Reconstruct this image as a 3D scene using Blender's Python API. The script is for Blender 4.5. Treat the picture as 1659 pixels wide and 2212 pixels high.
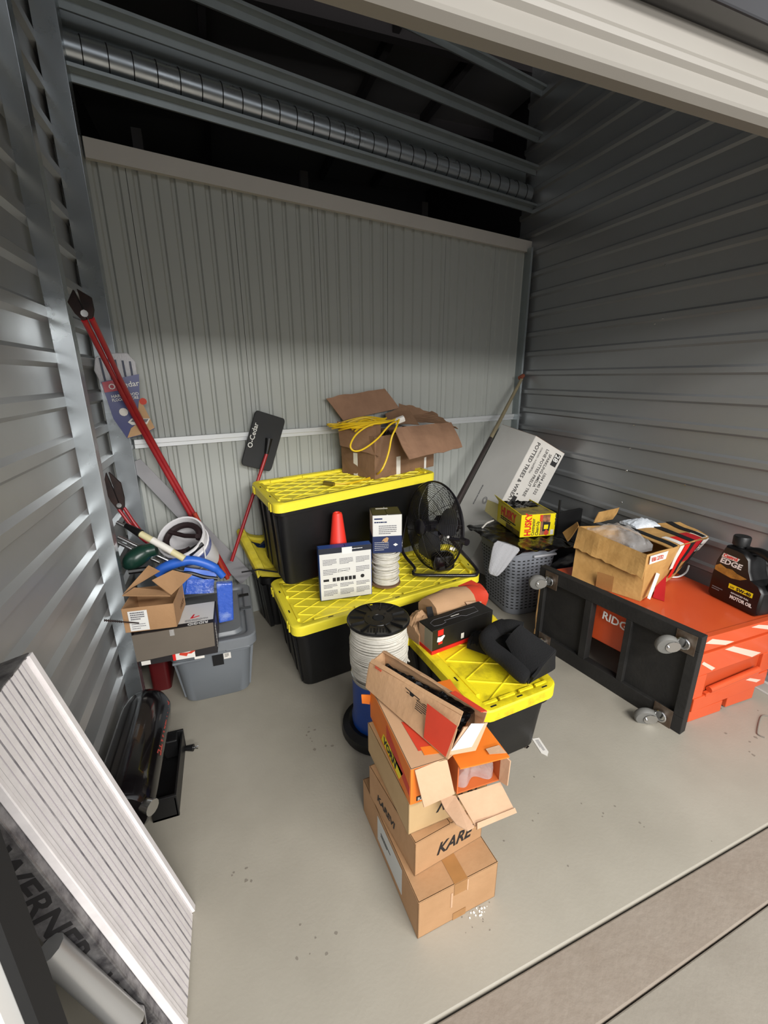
import bpy, bmesh, math, random
from mathutils import Vector, Matrix, noise
random.seed(7)
for _o in list(bpy.data.objects):
    bpy.data.objects.remove(_o)
S = bpy.context.scene
COL = S.collection
PI = math.pi
R = math.radians

# ---------------------------------------------------------------- camera
cam_data = bpy.data.cameras.new('camera')
cam = bpy.data.objects.new('camera', cam_data)
COL.objects.link(cam)
CR, CU, CB = ((0.942211, -0.334995, -0.004118), (0.101984, 0.275089, 0.955994), (-0.31912, -0.901168, 0.293356))
cam.matrix_world = Matrix(((CR[0], CU[0], CB[0], 0.0), (CR[1], CU[1], CB[1], 0.0), (CR[2], CU[2], CB[2], 1.56), (0, 0, 0, 1)))
cam_data.sensor_fit = 'HORIZONTAL'
cam_data.sensor_width = 36.0
cam_data.lens = 948.64 / 1659 * 36.0
cam_data.clip_start = 0.02
S.camera = cam

# ---------------------------------------------------------------- world and light
world = bpy.data.worlds.new('world')
S.world = world
world.use_nodes = True
world.node_tree.nodes['Background'].inputs[0].default_value = (0.95, 0.97, 1.0, 1)
world.node_tree.nodes['Background'].inputs[1].default_value = 0.95
S.view_settings.view_transform = 'Standard'
S.view_settings.look = 'None'
S.view_settings.gamma = 1.0
S.view_settings.use_curve_mapping = False
S.view_settings.exposure = 0.0


def area(name, loc, target, sx, sy, power, col=(1, 0.98, 0.945)):
    d = bpy.data.lights.new(name, 'AREA')
    d.shape = 'RECTANGLE'
    d.size, d.size_y, d.energy, d.color = sx, sy, power, col
    o = bpy.data.objects.new(name, d)
    COL.objects.link(o)
    o.location = loc
    o.rotation_euler = (Vector(target) - Vector(loc)).to_track_quat('-Z', 'Y').to_euler()
    return o


area('corridor_light_near', (1.3, -1.6, 2.8), (1.0, 1.6, 0.2), 2.4, 0.3, 115)
area('corridor_light_far', (0.6, -4.2, 2.5), (1.0, 3.0, 1.0), 3.0, 0.4, 190)

# ---------------------------------------------------------------- materials
def lin(h):
    h = h.lstrip('#')
    out = []
    for i in (0, 2, 4):
        c = int(h[i:i + 2], 16) / 255
        out.append(c / 12.92 if c <= 0.04045 else ((c + 0.055) / 1.055) ** 2.4)
    return (*out, 1)


MATS = {}


def mat(name, col, rough=0.6, metal=0.0, var=0.0, vscale=8.0, col2=None, bump=0.0, bscale=60.0, stretch=None,
        emit=None, alpha=1.0, trans=0.0, coat=0.0, spec=0.5, detail=4.0, rvar=0.0, world_co=False, lo=0.35, hi=0.7):
    if name in MATS:
        return MATS[name]
    m = bpy.data.materials.new(name)
    m.use_nodes = True
    nt = m.node_tree
    n = nt.nodes
    b = n['Principled BSDF']
    b.inputs['Base Color'].default_value = lin(col)
    b.inputs['Roughness'].default_value = rough
    b.inputs['Metallic'].default_value = metal
    b.inputs['Specular IOR Level'].default_value = spec
    b.inputs['Coat Weight'].default_value = coat
    b.inputs['Alpha'].default_value = alpha
    b.inputs['Transmission Weight'].default_value = trans
    if emit:
        b.inputs['Emission Color'].default_value = lin(emit[0])
        b.inputs['Emission Strength'].default_value = emit[1]
    if var or bump or rvar:
        tc = n.new('ShaderNodeTexCoord')
        mp = n.new('ShaderNodeMapping')
        if world_co:
            g = n.new('ShaderNodeNewGeometry')
            nt.links.new(g.outputs['Position'], mp.inputs['Vector'])
        else:
            nt.links.new(tc.outputs['Object'], mp.inputs['Vector'])
        if stretch:
            mp.inputs['Scale'].default_value = stretch
    if var or rvar:
        nz = n.new('ShaderNodeTexNoise')
        nz.inputs['Scale'].default_value = vscale
        nz.inputs['Detail'].default_value = detail
        nz.inputs['Roughness'].default_value = 0.6
        nt.links.new(mp.outputs['Vector'], nz.inputs['Vector'])
        mr = n.new('ShaderNodeMapRange')
        mr.inputs['From Min'].default_value = lo
        mr.inputs['From Max'].default_value = hi
        nt.links.new(nz.outputs['Fac'], mr.inputs['Value'])
    if var:
        mx = n.new('ShaderNodeMix')
        mx.data_type = 'RGBA'
        mx.inputs['A'].default_value = lin(col)
        mx.inputs['B'].default_value = lin(col2) if col2 else tuple(c * 0.6 for c in lin(col)[:3]) + (1,)
        ml = n.new('ShaderNodeMath')
        ml.operation = 'MULTIPLY'
        ml.inputs[1].default_value = var
        nt.links.new(mr.outputs['Result'], ml.inputs[0])
        nt.links.new(ml.outputs[0], mx.inputs['Factor'])
        nt.links.new(mx.outputs['Result'], b.inputs['Base Color'])
    if rvar:
        m2 = n.new('ShaderNodeMapRange')
        m2.inputs['To Min'].default_value = rough - rvar
        m2.inputs['To Max'].default_value = rough + rvar
        nt.links.new(nz.outputs['Fac'], m2.inputs['Value'])
        m2.inputs['From Min'].default_value = 0.3
        m2.inputs['From Max'].default_value = 0.7
        nt.links.new(m2.outputs['Result'], b.inputs['Roughness'])
    if bump:
        bz = n.new('ShaderNodeTexNoise')
        bz.inputs['Scale'].default_value = bscale
        bz.inputs['Detail'].default_value = 5
        nt.links.new(mp.outputs['Vector'], bz.inputs['Vector'])
        bp = n.new('ShaderNodeBump')
        bp.inputs['Strength'].default_value = bump
        bp.inputs['Distance'].default_value = 0.01
        nt.links.new(bz.outputs['Fac'], bp.inputs['Height'])
        nt.links.new(bp.outputs['Normal'], b.inputs['Normal'])
    MATS[name] = m
    return m


M_card = mat('cardboard', '#b28a63', 0.85, var=0.45, vscale=7, col2='#99734d', bump=0.15, bscale=40)
M_card_in = mat('cardboard_inside', '#c7a384', 0.9, var=0.35, vscale=9, col2='#ae8a6a', bump=0.15, bscale=50)
M_card_dk = mat('cardboard_brown', '#8a6a50', 0.85, var=0.6, vscale=6, col2='#6d503b', bump=0.2, bscale=30)
M_card_dki = mat('cardboard_brown_inside', '#9a765c', 0.85, var=0.6, vscale=6, col2='#7b5b46', bump=0.2, bscale=30)
M_card_grey = mat('cardboard_grey', '#6b6257', 0.85, var=0.3, vscale=6, col2='#5d554b')
M_tape = mat('packing_tape', '#a67848', 0.3, var=0.3, vscale=20)
M_white = mat('white_print', '#e9e8e4', 0.6)
M_whitebox = mat('white_box_board', '#deddd8', 0.55, var=0.15, vscale=9, col2='#c9c6be')
M_label = mat('white_label', '#e6e2da', 0.5)
M_ink = mat('black_ink', '#1c1a1b', 0.7)
M_inkgrey = mat('grey_ink', '#77767a', 0.7)
M_red = mat('red_print', '#cf4028', 0.6, var=0.25, vscale=14)
M_redbright = mat('red_bright', '#d8221c', 0.5)
M_orange_print = mat('orange_print', '#ea7d25', 0.55, var=0.35, vscale=8, col2='#d9601e')
M_yellow = mat('yellow_plastic', '#fbea3c', 0.5, var=0.3, vscale=5, col2='#e2cf30', bump=0.08, bscale=120)
M_yellow_dirty = mat('yellow_plastic_dirty', '#fbe724', 0.5, var=0.7, vscale=9, col2='#a8931c', bump=0.1, bscale=120, lo=0.48, hi=0.68)
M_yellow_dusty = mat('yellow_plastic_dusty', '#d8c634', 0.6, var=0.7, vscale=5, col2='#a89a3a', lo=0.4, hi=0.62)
M_yellow_print = mat('yellow_print', '#f0dc18', 0.5)
M_black_pl = mat('black_plastic', '#0d0d0e', 0.45, var=0.3, vscale=5, col2='#161617', bump=0.05, bscale=80)
M_black_gloss = mat('black_gloss', '#100d0f', 0.18, coat=0.5)
M_black_matte = mat('black_matte', '#0d0d0e', 0.8)
M_black_cloth = mat('black_canvas', '#0a0a0c', 0.95, bump=0.4, bscale=200)
M_black_film = mat('black_film', '#0c0a0a', 0.18, bump=0.6, bscale=22)
M_grey_pl = mat('grey_tote_plastic', '#70757a', 0.45, var=0.3, vscale=5, col2='#646a70')
M_grey_lid = mat('grey_lid_plastic', '#777b7f', 0.4, var=0.4, vscale=6, col2='#666b71')
M_grey_basket = mat('grey_basket_plastic', '#8b8f97', 0.45, var=0.2, vscale=6)
M_galv = mat('galvanized', '#c0c7cc', 0.3, metal=0.85, var=0.18, vscale=5, col2='#a2a9ae', rvar=0.08)
M_galv_dark = mat('galvanized_dark', '#a3abad', 0.38, metal=0.6, var=0.3, vscale=9, col2='#848c8f')
M_wall_l = mat('ribbed_steel_left', '#b4b5b4', 0.4, metal=0.55, var=0.2, vscale=3, col2='#a2a3a6', rvar=0.05)
M_wall_r = mat('ribbed_steel_right', '#a4a6a8', 0.36, metal=0.55, var=0.25, vscale=2.5, col2='#949698', rvar=0.06)
M_wall_b = mat('painted_panel', '#abaea9', 0.5, var=0.12, vscale=4, col2='#9c9f9a')
M_trimw = mat('painted_trim', '#c4c0b9', 0.55, var=0.1)
M_slat = mat('door_slat_paint', '#7a766f', 0.5, var=0.15, vscale=3)
M_rail = mat('white_rail', '#dcdfe0', 0.35, metal=0.3)
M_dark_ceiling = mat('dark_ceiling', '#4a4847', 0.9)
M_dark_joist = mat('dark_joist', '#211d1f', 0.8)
M_chrome = mat('chrome', '#c9c9c9', 0.2, metal=1.0)
M_steelworn = mat('worn_steel', '#6b6156', 0.5, metal=0.5, var=0.8, vscale=26, col2='#4e3520')
M_wheel = mat('grey_rubber', '#74736f', 0.6, var=0.3, vscale=20)
M_toolred = mat('tool_red', '#9c2029', 0.35, var=0.35, vscale=16, col2='#b5352a')
M_rust = mat('rusty_dark', '#1f1413', 0.7, metal=0.2, var=0.5, vscale=20, col2='#40281f')
M_blue_drum = mat('blue_plastic', '#0e3f8f', 0.35, var=0.25, vscale=6, col2='#0b3272')
M_navy = mat('navy_plastic', '#0e1f3e', 0.3)
M_blue_bag = mat('blue_film', '#3a5fc0', 0.25, var=0.7, vscale=16, col2='#a9bdea', bump=0.7, bscale=30, lo=0.5, hi=0.75)
M_blue_tool = mat('blue_rubber', '#2f68cf', 0.4, var=0.3, vscale=12)
M_cone = mat('cone_orange', '#f0382a', 0.45)
M_chest = mat('chest_orange', '#d4562c', 0.36, var=0.3, vscale=4, col2='#c84724', coat=0.2)
M_wire = mat('white_wire', '#d9d5ca', 0.6, var=0.5, vscale=40, col2='#b3aea1')
M_pole = mat('pole_wood', '#8f8468', 0.6, var=0.5, vscale=12, col2='#6d6353')
M_plank = mat('aluminium_plank', '#f4efee', 0.45, metal=0.1, var=0.5, vscale=24, col2='#dcd6d6')
M_plank_side = mat('aluminium_rail', '#8e8c8c', 0.4, metal=0.6, var=0.9, vscale=24, col2='#3a373c', bump=0.5, bscale=30)
M_cloth_grey = mat('grey_cloth', '#a5a5a8', 0.95, bump=0.4, bscale=120)
M_bubble = mat('clear_film', '#f4f2f0', 0.1, trans=0.3, alpha=0.3, spec=1.0, bump=0.8, bscale=26)
M_green = mat('green_plastic', '#16362c', 0.3)
M_navy_print = mat('navy_print', '#1d2c57', 0.5, var=0.2)
M_blue_print = mat('blue_print', '#2b4f95', 0.5)
M_foam = mat('mop_cotton', '#dddcde', 0.95, var=0.6, vscale=60, col2='#75767e', stretch=(30, 1, 1))
M_tan = mat('tan_print', '#c59c6e', 0.6, var=0.3)
M_ply = mat('plywood', '#b58c58', 0.8, var=0.4)
M_floor = mat('unit_concrete', '#a8a295', 0.5, var=0.55, vscale=1.8, col2='#8f897c', bump=0.06, bscale=90, rvar=0.06, world_co=True)
M_sill = mat('sill_concrete', '#8b7f72', 0.75, var=0.4, vscale=9, col2='#9a9084', bump=0.2, bscale=60, world_co=True)
M_corr = mat('corridor_concrete', '#918a7e', 0.7, var=0.4, vscale=7, col2='#827a6e', bump=0.1, bscale=80, world_co=True)


# ---------------------------------------------------------------- mesh helpers
class MB:
    def __init__(s):
        s.v, s.f, s.mi, s.cur = [], [], [], 0

    def add(s, vs, fs):
        k = len(s.v)
        s.v += [tuple(p) for p in vs]
        for f in fs:
            s.f.append([i + k for i in f])
            s.mi.append(s.cur)
        return s

    def m(s, i):
        s.cur = i
        return s

    def box(s, lo, hi, X=None):
        (a, b, c), (d, e, f) = lo, hi
        vs = [(a, b, c), (d, b, c), (d, e, c), (a, e, c), (a, b, f), (d, b, f), (d, e, f), (a, e, f)]
        if X:
            vs = [X @ Vector(p) for p in vs]
        return s.add(vs, [(0, 3, 2, 1), (4, 5, 6, 7), (0, 1, 5, 4), (1, 2, 6, 5), (2, 3, 7, 6), (3, 0, 4, 7)])

    def loft(s, rings, c0=True, c1=True, closed=True):
        n = len(rings[0])
        vs = [p for r in rings for p in r]
        fs = []
        for i in range(len(rings) - 1):
            for j in range(n if closed else n - 1):
                a, b = i * n + j, i * n + (j + 1) % n
                fs.append((a, b, b + n, a + n))
        if c0:
            fs.append(tuple(reversed(range(n))))
        if c1:
            fs.append(tuple(range((len(rings) - 1) * n, len(rings) * n)))
        return s.add(vs, fs)

    def tube(s, path, r, n=8, caps=True, closed=False):
        P = [Vector(p) for p in path]
        rs = r if isinstance(r, (list, tuple)) else [r] * len(P)
        rings = []
        prev = None
        N = len(P)
        for i, p in enumerate(P):
            if closed:
                t = (P[(i + 1) % N] - P[i - 1]).normalized()
            else:
                t = (P[min(i + 1, N - 1)] - P[max(i - 1, 0)]).normalized()
            if prev is None:
                a = t.orthogonal().normalized()
            else:
                a = (prev - t * prev.dot(t))
                a = a.normalized() if a.length > 1e-6 else t.orthogonal().normalized()
            prev = a
            b = t.cross(a)
            rings.append([p + (a * math.cos(k * 2 * PI / n) + b * math.sin(k * 2 * PI / n)) * rs[i] for k in range(n)])
        if closed:
            rings.append(rings[0])
            return s.loft(rings, False, False)
        return s.loft(rings, caps, caps)

    def lathe(s, prof, n=24, c=(0, 0, 0), X=None, caps=True):
        rings = []
        for r, z in prof:
            ring = [Vector((c[0] + r * math.cos(k * 2 * PI / n), c[1] + r * math.sin(k * 2 * PI / n), c[2] + z)) for k in range(n)]
            if X:
                ring = [X @ p for p in ring]
            rings.append(ring)
        return s.loft(rings, caps, caps)

    def prism(s, poly, d, X=None):
        """poly: (x,z) points, extruded along y from 0 to d"""
        a = [Vector((p[0], 0, p[1])) for p in poly]
        b = [Vector((p[0], d, p[1])) for p in poly]
        if X:
            a = [X @ p for p in a]
            b = [X @ p for p in b]
        return s.loft([a, b])

    def sheet(s, c, t=0.004, nx=1, ny=1, warp=0.0, edge=0.0, seed=0, bend=0.0):
        """c: 4 corners p00,p10,p11,p01; thick panel with optional crumple"""
        c = [Vector(p) for p in c]
        nrm = (c[1] - c[0]).cross(c[3] - c[0]).normalized()
        if nx == 1 and warp:
            nx = ny = 8
        top, bot = [], []
        rnd = random.Random(seed)
        for j in range(ny + 1):
            for i in range(nx + 1):
                u, v = i / nx, j / ny
                p = c[0] * (1 - u) * (1 - v) + c[1] * u * (1 - v) + c[2] * u * v + c[3] * (1 - u) * v
                if warp:
                    p = p + nrm * warp * noise.noise(p * 9 + Vector((seed, 0, 0)))
                if bend:
                    p = p + nrm * bend * 4 * u * (1 - u)
                if edge and v == 1:
                    p = p + (c[0] - c[3]).normalized() * rnd.random() * edge
                top.append(p + nrm * t / 2)
                bot.append(p - nrm * t / 2)
        n = (nx + 1) * (ny + 1)
        fs = []
        for j in range(ny):
            for i in range(nx):
                a = j * (nx + 1) + i
                fs.append((a, a + 1, a + nx + 2, a + nx + 1))
                fs.append((a + n, a + n + nx + 1, a + n + nx + 2, a + n + 1))
        for i in range(nx):
            fs.append((i, i + n, i + 1 + n, i + 1))
            a = ny * (nx + 1) + i
            fs.append((a, a + 1, a + 1 + n, a + n))
        for j in range(ny):
            a = j * (nx + 1)
            fs.append((a, a + nx + 1, a + nx + 1 + n, a + n))
            a += nx
            fs.append((a, a + n, a + nx + 1 + n, a + nx + 1))
        return s.add(top + bot, fs)

    def heap(s, c, hf, nx=20, ny=20, base=0.0):
        """lumpy solid over a quad; hf(u,v) gives the height"""
        c = [Vector(p) for p in c]
        top, bot = [], []
        for j in range(ny + 1):
            for i in range(nx + 1):
                u, v = i / nx, j / ny
                p = c[0] * (1 - u) * (1 - v) + c[1] * u * (1 - v) + c[2] * u * v + c[3] * (1 - u) * v
                q = hf(u, v)
                if isinstance(q, tuple):
                    p = p + Vector((q[0], q[1], 0))
                    q = q[2]
                top.append(p + Vector((0, 0, q)))
                bot.append(p + Vector((0, 0, base)))
        n = (nx + 1) * (ny + 1)
        fs = []
        for j in range(ny):
            for i in range(nx):
                a = j * (nx + 1) + i
                fs.append((a, a + 1, a + nx + 2, a + nx + 1))
                fs.append((a + n, a + n + nx + 1, a + n + nx + 2, a + n + 1))
        for i in range(nx):
            fs.append((i, i + n, i + 1 + n, i + 1))
            a = ny * (nx + 1) + i
            fs.append((a, a + 1, a + 1 + n, a + n))
        for j in range(ny):
            a = j * (nx + 1)
            fs.append((a, a + nx + 1, a + nx + 1 + n, a + n))
            a += nx
            fs.append((a, a + n, a + nx + 1 + n, a + nx + 1))
        return s.add(top + bot, fs)

    def map(s, fn):
        s.v = [tuple(fn(*p)) for p in s.v]
        return s

    def build(s, name, mats, parent=None, smooth=False, bevel=0.0, label=None, kind=None, sub=0, seg=2):
        me = bpy.data.meshes.new(name)
        me.from_pydata([tuple(p) for p in s.v], [], s.f)
        if not isinstance(mats, (list, tuple)):
            mats = [mats]
        for m_ in mats:
            me.materials.append(m_)
        me.polygons.foreach_set('material_index', s.mi)
        bm = bmesh.new()
        bm.from_mesh(me)
        bmesh.ops.recalc_face_normals(bm, faces=bm.faces)
        bm.to_mesh(me)
        bm.free()
        o = bpy.data.objects.new(name, me)
        COL.objects.link(o)
        if parent:
            o.parent = parent
        if smooth:
            me.polygons.foreach_set('use_smooth', [True] * len(me.polygons))
            try:
                me.set_sharp_from_angle(angle=R(40))
            except Exception:
                pass
        if bevel:
            b = o.modifiers.new('bevel', 'BEVEL')
            b.width, b.segments, b.limit_method, b.angle_limit = bevel, seg, 'ANGLE', R(35)
        if sub:
            q = o.modifiers.new('subdivision', 'SUBSURF')
            q.levels = q.render_levels = sub
        if label:
            o['label'] = label
        if kind:
            o['kind'] = kind
        return o


def tag(o, label=None, cat=None, group=None, kind=None):
    for k, v in (('label', label), ('category', cat), ('group', group), ('kind', kind)):
        if v:
            o[k] = v
    return o


def thing(name, label, cat, loc=(0, 0, 0), yaw=0.0, group=None, mat4=None):
    o = bpy.data.objects.new(name, None)
    COL.objects.link(o)
    o.empty_display_size = 0.05
    if mat4 is not None:
        o.matrix_world = mat4
    else:
        o.location = loc
        o.rotation_euler = (0, 0, R(yaw))
    return tag(o, label, cat, group)


def frame(origin, x, z=None, y=None):
    """matrix from an origin, an x direction and a hint for z (or y)"""
    X = Vector(x).normalized()
    if y is not None:
        Z = X.cross(Vector(y)).normalized()
    else:
        Z = (Vector(z) - X * Vector(z).dot(X)).normalized()
    Y = Z.cross(X)
    return Matrix(((X[0], Y[0], Z[0], origin[0]), (X[1], Y[1], Z[1], origin[1]), (X[2], Y[2], Z[2], origin[2]), (0, 0, 0, 1)))


def face_frame(face, dims, u=0.0, v=0.0, off=0.0008, rot=0.0):
    """frame lying on a face of a box of size dims: x right, y up, z out"""
    L, W, H = dims
    if face == 'F':
        o, x, z = (u, -off, v), (1, 0, 0), (0, -1, 0)
    elif face == 'B':
        o, x, z = (L - u, W + off, v), (-1, 0, 0), (0, 1, 0)
    elif face == 'L':
        o, x, z = (-off, W - u, v), (0, -1, 0), (-1, 0, 0)
    elif face == 'R':
        o, x, z = (L + off, u, v), (0, 1, 0), (1, 0, 0)
    else:
        o, x, z = (u, v, H + off), (1, 0, 0), (0, 0, 1)
    return frame(o, x, z) @ Matrix.Rotation(R(rot), 4, 'Z')


def text(s, size, m4, m, parent=None, name='lettering', bold=0.0, sx=1.0, shear=0.0, align='LEFT', ext=0.0004, label=None):
    c = bpy.data.curves.new(name, 'FONT')
    c.body = s
    c.size = size
    c.offset = bold
    c.shear = shear
    c.align_x = align
    c.extrude = ext
    c.resolution_u = 2
    t = bpy.data.objects.new(name, c)
    COL.objects.link(t)
    dg = bpy.context.evaluated_depsgraph_get()
    me = bpy.data.meshes.new_from_object(t.evaluated_get(dg))
    bpy.data.objects.remove(t)
    X = m4 @ Matrix.Diagonal((sx, 1, 1, 1))
    me.transform(X)
    me.materials.clear()
    me.materials.append(m)
    o = bpy.data.objects.new(name, me)
    COL.objects.link(o)
    if parent:
        o.parent = parent
    if label:
        o['label'] = label
    return o


def decal(parent, m4, w, h, m, name='printed_patch', t=0.0006, poly=None, label=None):
    """thin flat print; m4 is its lower-left corner frame"""
    b = MB()
    if poly:
        b.loft([[m4 @ Vector((p[0], p[1], 0)) for p in poly], [m4 @ Vector((p[0], p[1], t)) for p in poly]])
    else:
        b.box((0, 0, 0), (w, h, t), m4)
    return b.build(name, m, parent, label=label)


def textlines(parent, m4, w, h, rows, m, seed=1, thick=0.45, name='fine_print'):
    rnd = random.Random(seed)
    b = MB()
    for i in range(rows):
        y = h - (i + 0.7) * h / rows
        x = 0.0
        while x < w * 0.97:
            l = rnd.uniform(0.05, 0.16) * w
            l = min(l, w - x)
            b.box((x, y, 0), (x + l, y + h / rows * thick, 0.0004), m4)
            x += l + 0.015 * w
            if i == rows - 1 and x > w * 0.6:
                break
    return b.build(name, m, parent, kind='stuff')


def rrect(L, W, r, n=5, x0=0.0, y0=0.0):
    pts = []
    for cx, cy, a0 in ((x0 + L - r, y0 + r, -90), (x0 + L - r, y0 + W - r, 0), (x0 + r, y0 + W - r, 90), (x0 + r, y0 + r, 180)):
        for k in range(n + 1):
            a = R(a0 + 90 * k / n)
            pts.append((cx + r * math.cos(a), cy + r * math.sin(a)))
    return pts


def circle(c, r, n, ax1, ax2):
    c, ax1, ax2 = Vector(c), Vector(ax1), Vector(ax2)
    return [c + (ax1 * math.cos(k * 2 * PI / n) + ax2 * math.sin(k * 2 * PI / n)) * r for k in range(n)]

# ================================================================ SETTING
def struct(o, label=None):
    o['kind'] = 'structure'
    if label:
        o['label'] = label
    return o


def fy(x):
    return 0.591 + 0.0385 * x


def fy2(x):
    return 0.424 + 0.049 * x


def slab_poly(name, poly, z0, z1, m):
    b = MB()
    b.loft([[(p[0], p[1], z0) for p in poly], [(p[0], p[1], z1) for p in poly]])
    return struct(b.build(name, m, bevel=0.004))


fl = slab_poly('floor', [(-0.9, fy(-0.9) + 0.003), (2.8, fy(2.8) + 0.003), (2.8, 6.2), (-0.9, 6.2)], -0.12, 0.0, M_floor)
fl['label'] = 'pale grey painted concrete floor of the storage unit'
sill = slab_poly('trim_1', [(-2.5, fy2(-2.5) + 0.002), (5, fy2(5) + 0.002), (5, fy(5) - 0.003), (-2.5, fy(-2.5) - 0.003)], -0.12, -0.004, M_sill)
sill['label'] = 'rough brownish concrete threshold strip at the door opening'
cor = slab_poly('floor', [(-4, -6), (6, -6), (6, fy2(6) - 0.002), (-4, fy2(-4) - 0.002)], -0.12, -0.006, M_corr)
cor['label'] = 'corridor concrete outside the unit'
# scuffs, stains and crumbs on the unit floor
rs = random.Random(4)
M_stain = mat('floor_stain', '#827b70', 0.7)
for (cx, cy, n_, sp, sz) in ((0.2, 1.62, 9, 0.05, 0.006), (-0.1, 1.12, 5, 0.02, 0.005), (0.08, 0.86, 6, 0.03, 0.004), (2.1, 0.93, 9, 0.08, 0.006), (0.95, 1.0, 6, 0.09, 0.004), (1.2, 0.82, 6, 0.08, 0.004), (0.55, 0.77, 12, 0.035, 0.002)):
    b = MB()
    for k in range(n_):
        px, py, rr = cx + rs.gauss(0, sp), cy + rs.gauss(0, sp), sz * rs.uniform(0.5, 1.3)
        pts = [(px + rr * rs.uniform(0.6, 1.3) * math.cos(a * PI / 4), py + rr * rs.uniform(0.6, 1.3) * math.sin(a * PI / 4)) for a in range(8)]
        b.loft([[(p[0], p[1], 0.0) for p in pts], [(p[0], p[1], 0.0006) for p in pts]])
    b.build('floor_speck', M_stain, fl, kind='stuff')
b = MB()
for k in range(26):
    px, py, rr = 0.575 + rs.gauss(0, 0.016), 0.775 + rs.gauss(0, 0.006), rs.uniform(0.0008, 0.0025)
    b.box((px - rr, py - rr, 0), (px + rr, py + rr * 0.6, rr))
b.build('plaster_crumb', M_white, fl, kind='stuff')


# ---- side walls of ribbed steel
def rib_profile(zs, w0, w1, d, z0, z1):
    p = [(0, z0)]
    for z in zs:
        p += [(0, z - w0), (d, z - w1), (d, z + w1), (0, z + w0)]
    p.append((0, z1))
    return p


def ribbed(name, x, sx, ya, yb, zs, w0, w1, d, z1, m, label):
    pr = rib_profile(zs, w0, w1, d, 0.0, z1)
    b = MB()
    th = 0.03
    loop = [(q[0], q[1]) for q in pr] + [(-th, z1), (-th, 0)]
    b.loft([[(x + sx * q[0], ya, q[1]) for q in loop], [(x + sx * q[0], yb, q[1]) for q in loop]])
    return struct(b.build(name, m), label)


wl = ribbed('wall_left', -0.6, 1, 0.58, 2.95, [0.03 + 0.1605 * k for k in range(0, 24)], 0.034, 0.018, 0.02, 3.9, M_wall_l,
            'left wall of horizontally ribbed galvanized steel')
wr = ribbed('wall_right', 2.503, -1, 0.62, 3.6, [0.055 + 0.1535 * k for k in range(0, 25)], 0.026, 0.014, 0.016, 3.9, M_wall_r,
            'right wall of horizontally ribbed grey steel')
# screws seen as bright dots
SC = MB().lathe([(0.0, 0.0), (0.006, 0.0), (0.005, 0.003), (0.0, 0.004)], 8, X=Matrix.Rotation(-PI / 2, 4, 'Y'), caps=False)
sc0 = None
for p in [(2.4835, 2.1352, 2.1718), (2.4835, 2.0922, 1.8836), (2.4835, 2.4469, 1.3907), (2.4835, 2.1708, 1.2556), (2.4835, 2.1707, 1.1058), (2.4835, 2.1718, 0.9573), (2.4835, 1.7623, 0.9516), (2.4835, 2.1721, 0.7393), (2.4835, 3.3834, 2.3204), (2.4835, 2.1391, 1.8582)]:
    if sc0 is None:
        sc0 = SC.build('screw', M_chrome, wr)
        s_ = sc0
    else:
        s_ = sc0.copy()
        COL.objects.link(s_)
    s_.location = (2.4865, p[1], p[2])
# base channel of the right wall
b = MB().box((2.462, 0.62, 0.0), (2.503, 3.5, 0.008)).box((2.47, 0.62, 0.008), (2.503, 3.5, 0.055))
b.build('baseboard_right', M_trimw, bevel=0.001)
struct(bpy.data.objects['baseboard_right'], 'pale base channel of the right wall')

# ---- back wall: white ribbed panels with seams
TB = math.atan2(0.230, 0.973)
DB = Vector((math.cos(TB), math.sin(TB), 0))
NB = Vector((math.sin(TB), -math.cos(TB), 0))        # towards the door
PB = Vector((-0.56, 2.73, 0))


def bwp(s, off=0.0, z=0.0):
    return PB + DB * s + NB * off + Vector((0, 0, z))


bw = struct(MB().loft([[bwp(-0.1, -0.015), bwp(3.2, -0.015), bwp(3.2, -0.05), bwp(-0.1, -0.05)],
                       [bwp(-0.1, -0.015, 2.58), bwp(3.2, -0.015, 2.58), bwp(3.2, -0.05, 2.58), bwp(-0.1, -0.05, 2.58)]]).build('wall_back', M_wall_b),
            'back wall of off-white vertical ribbed metal panels')
pitch = 0.505


def panel_mesh(w):
    n = max(1, round(w / (pitch / 6)))
    pr = [(0.0015, 0.0)]
    g = w / n
    for k in range(n):
        c = g * (k + 0.5)
        pr += [(c - 0.017, 0.0), (c - 0.008, -0.012), (c + 0.006, -0.012), (c + 0.013, 0.0)]
    pr.append((w - 0.0015, 0.0))
    pr += [(w - 0.0015, -0.016), (0.0015, -0.016)]
    b = MB()
    b.loft([[bwp(q[0], q[1], 0.0) - PB for q in pr], [bwp(q[0], q[1], 2.575) - PB for q in pr]])
    return b


pm = panel_mesh(pitch).build('wall_panel', M_wall_b, bw)
pm.location = bwp(0.235 - pitch)
for k in range(1, 6):
    q = pm.copy()
    COL.objects.link(q)
    q.location = bwp(0.235 + pitch * (k - 1))
q = panel_mesh(3.13 - (0.235 + 5 * pitch)).build('wall_panel', M_wall_b, bw)
q.location = bwp(0.235 + 5 * pitch)


def rail(name, s0, s1, z0, z1, off, m, label, steps=None):
    b = MB()
    pr = steps or [(0.0, z0), (off, z0), (off, z1), (0.0, z1)]
    b.loft([[bwp(s0, q[0], q[1]) for q in pr], [bwp(s1, q[0], q[1]) for q in pr]])
    return struct(b.build(name, m, bevel=0.001), label)


rail('trim_2', 0.075, 3.14, 2.53, 2.612, 0.03, M_trimw, 'flat off-white cap trim along the top of the back wall')
rail('trim_3', 0.075, 3.14, 1.195, 1.24, 0.03, M_rail, 'white channel rail across the back wall',
     [(0, 1.19), (0.02, 1.19), (0.02, 1.212), (0.034, 1.214), (0.034, 1.24), (0.0, 1.24)])
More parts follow.
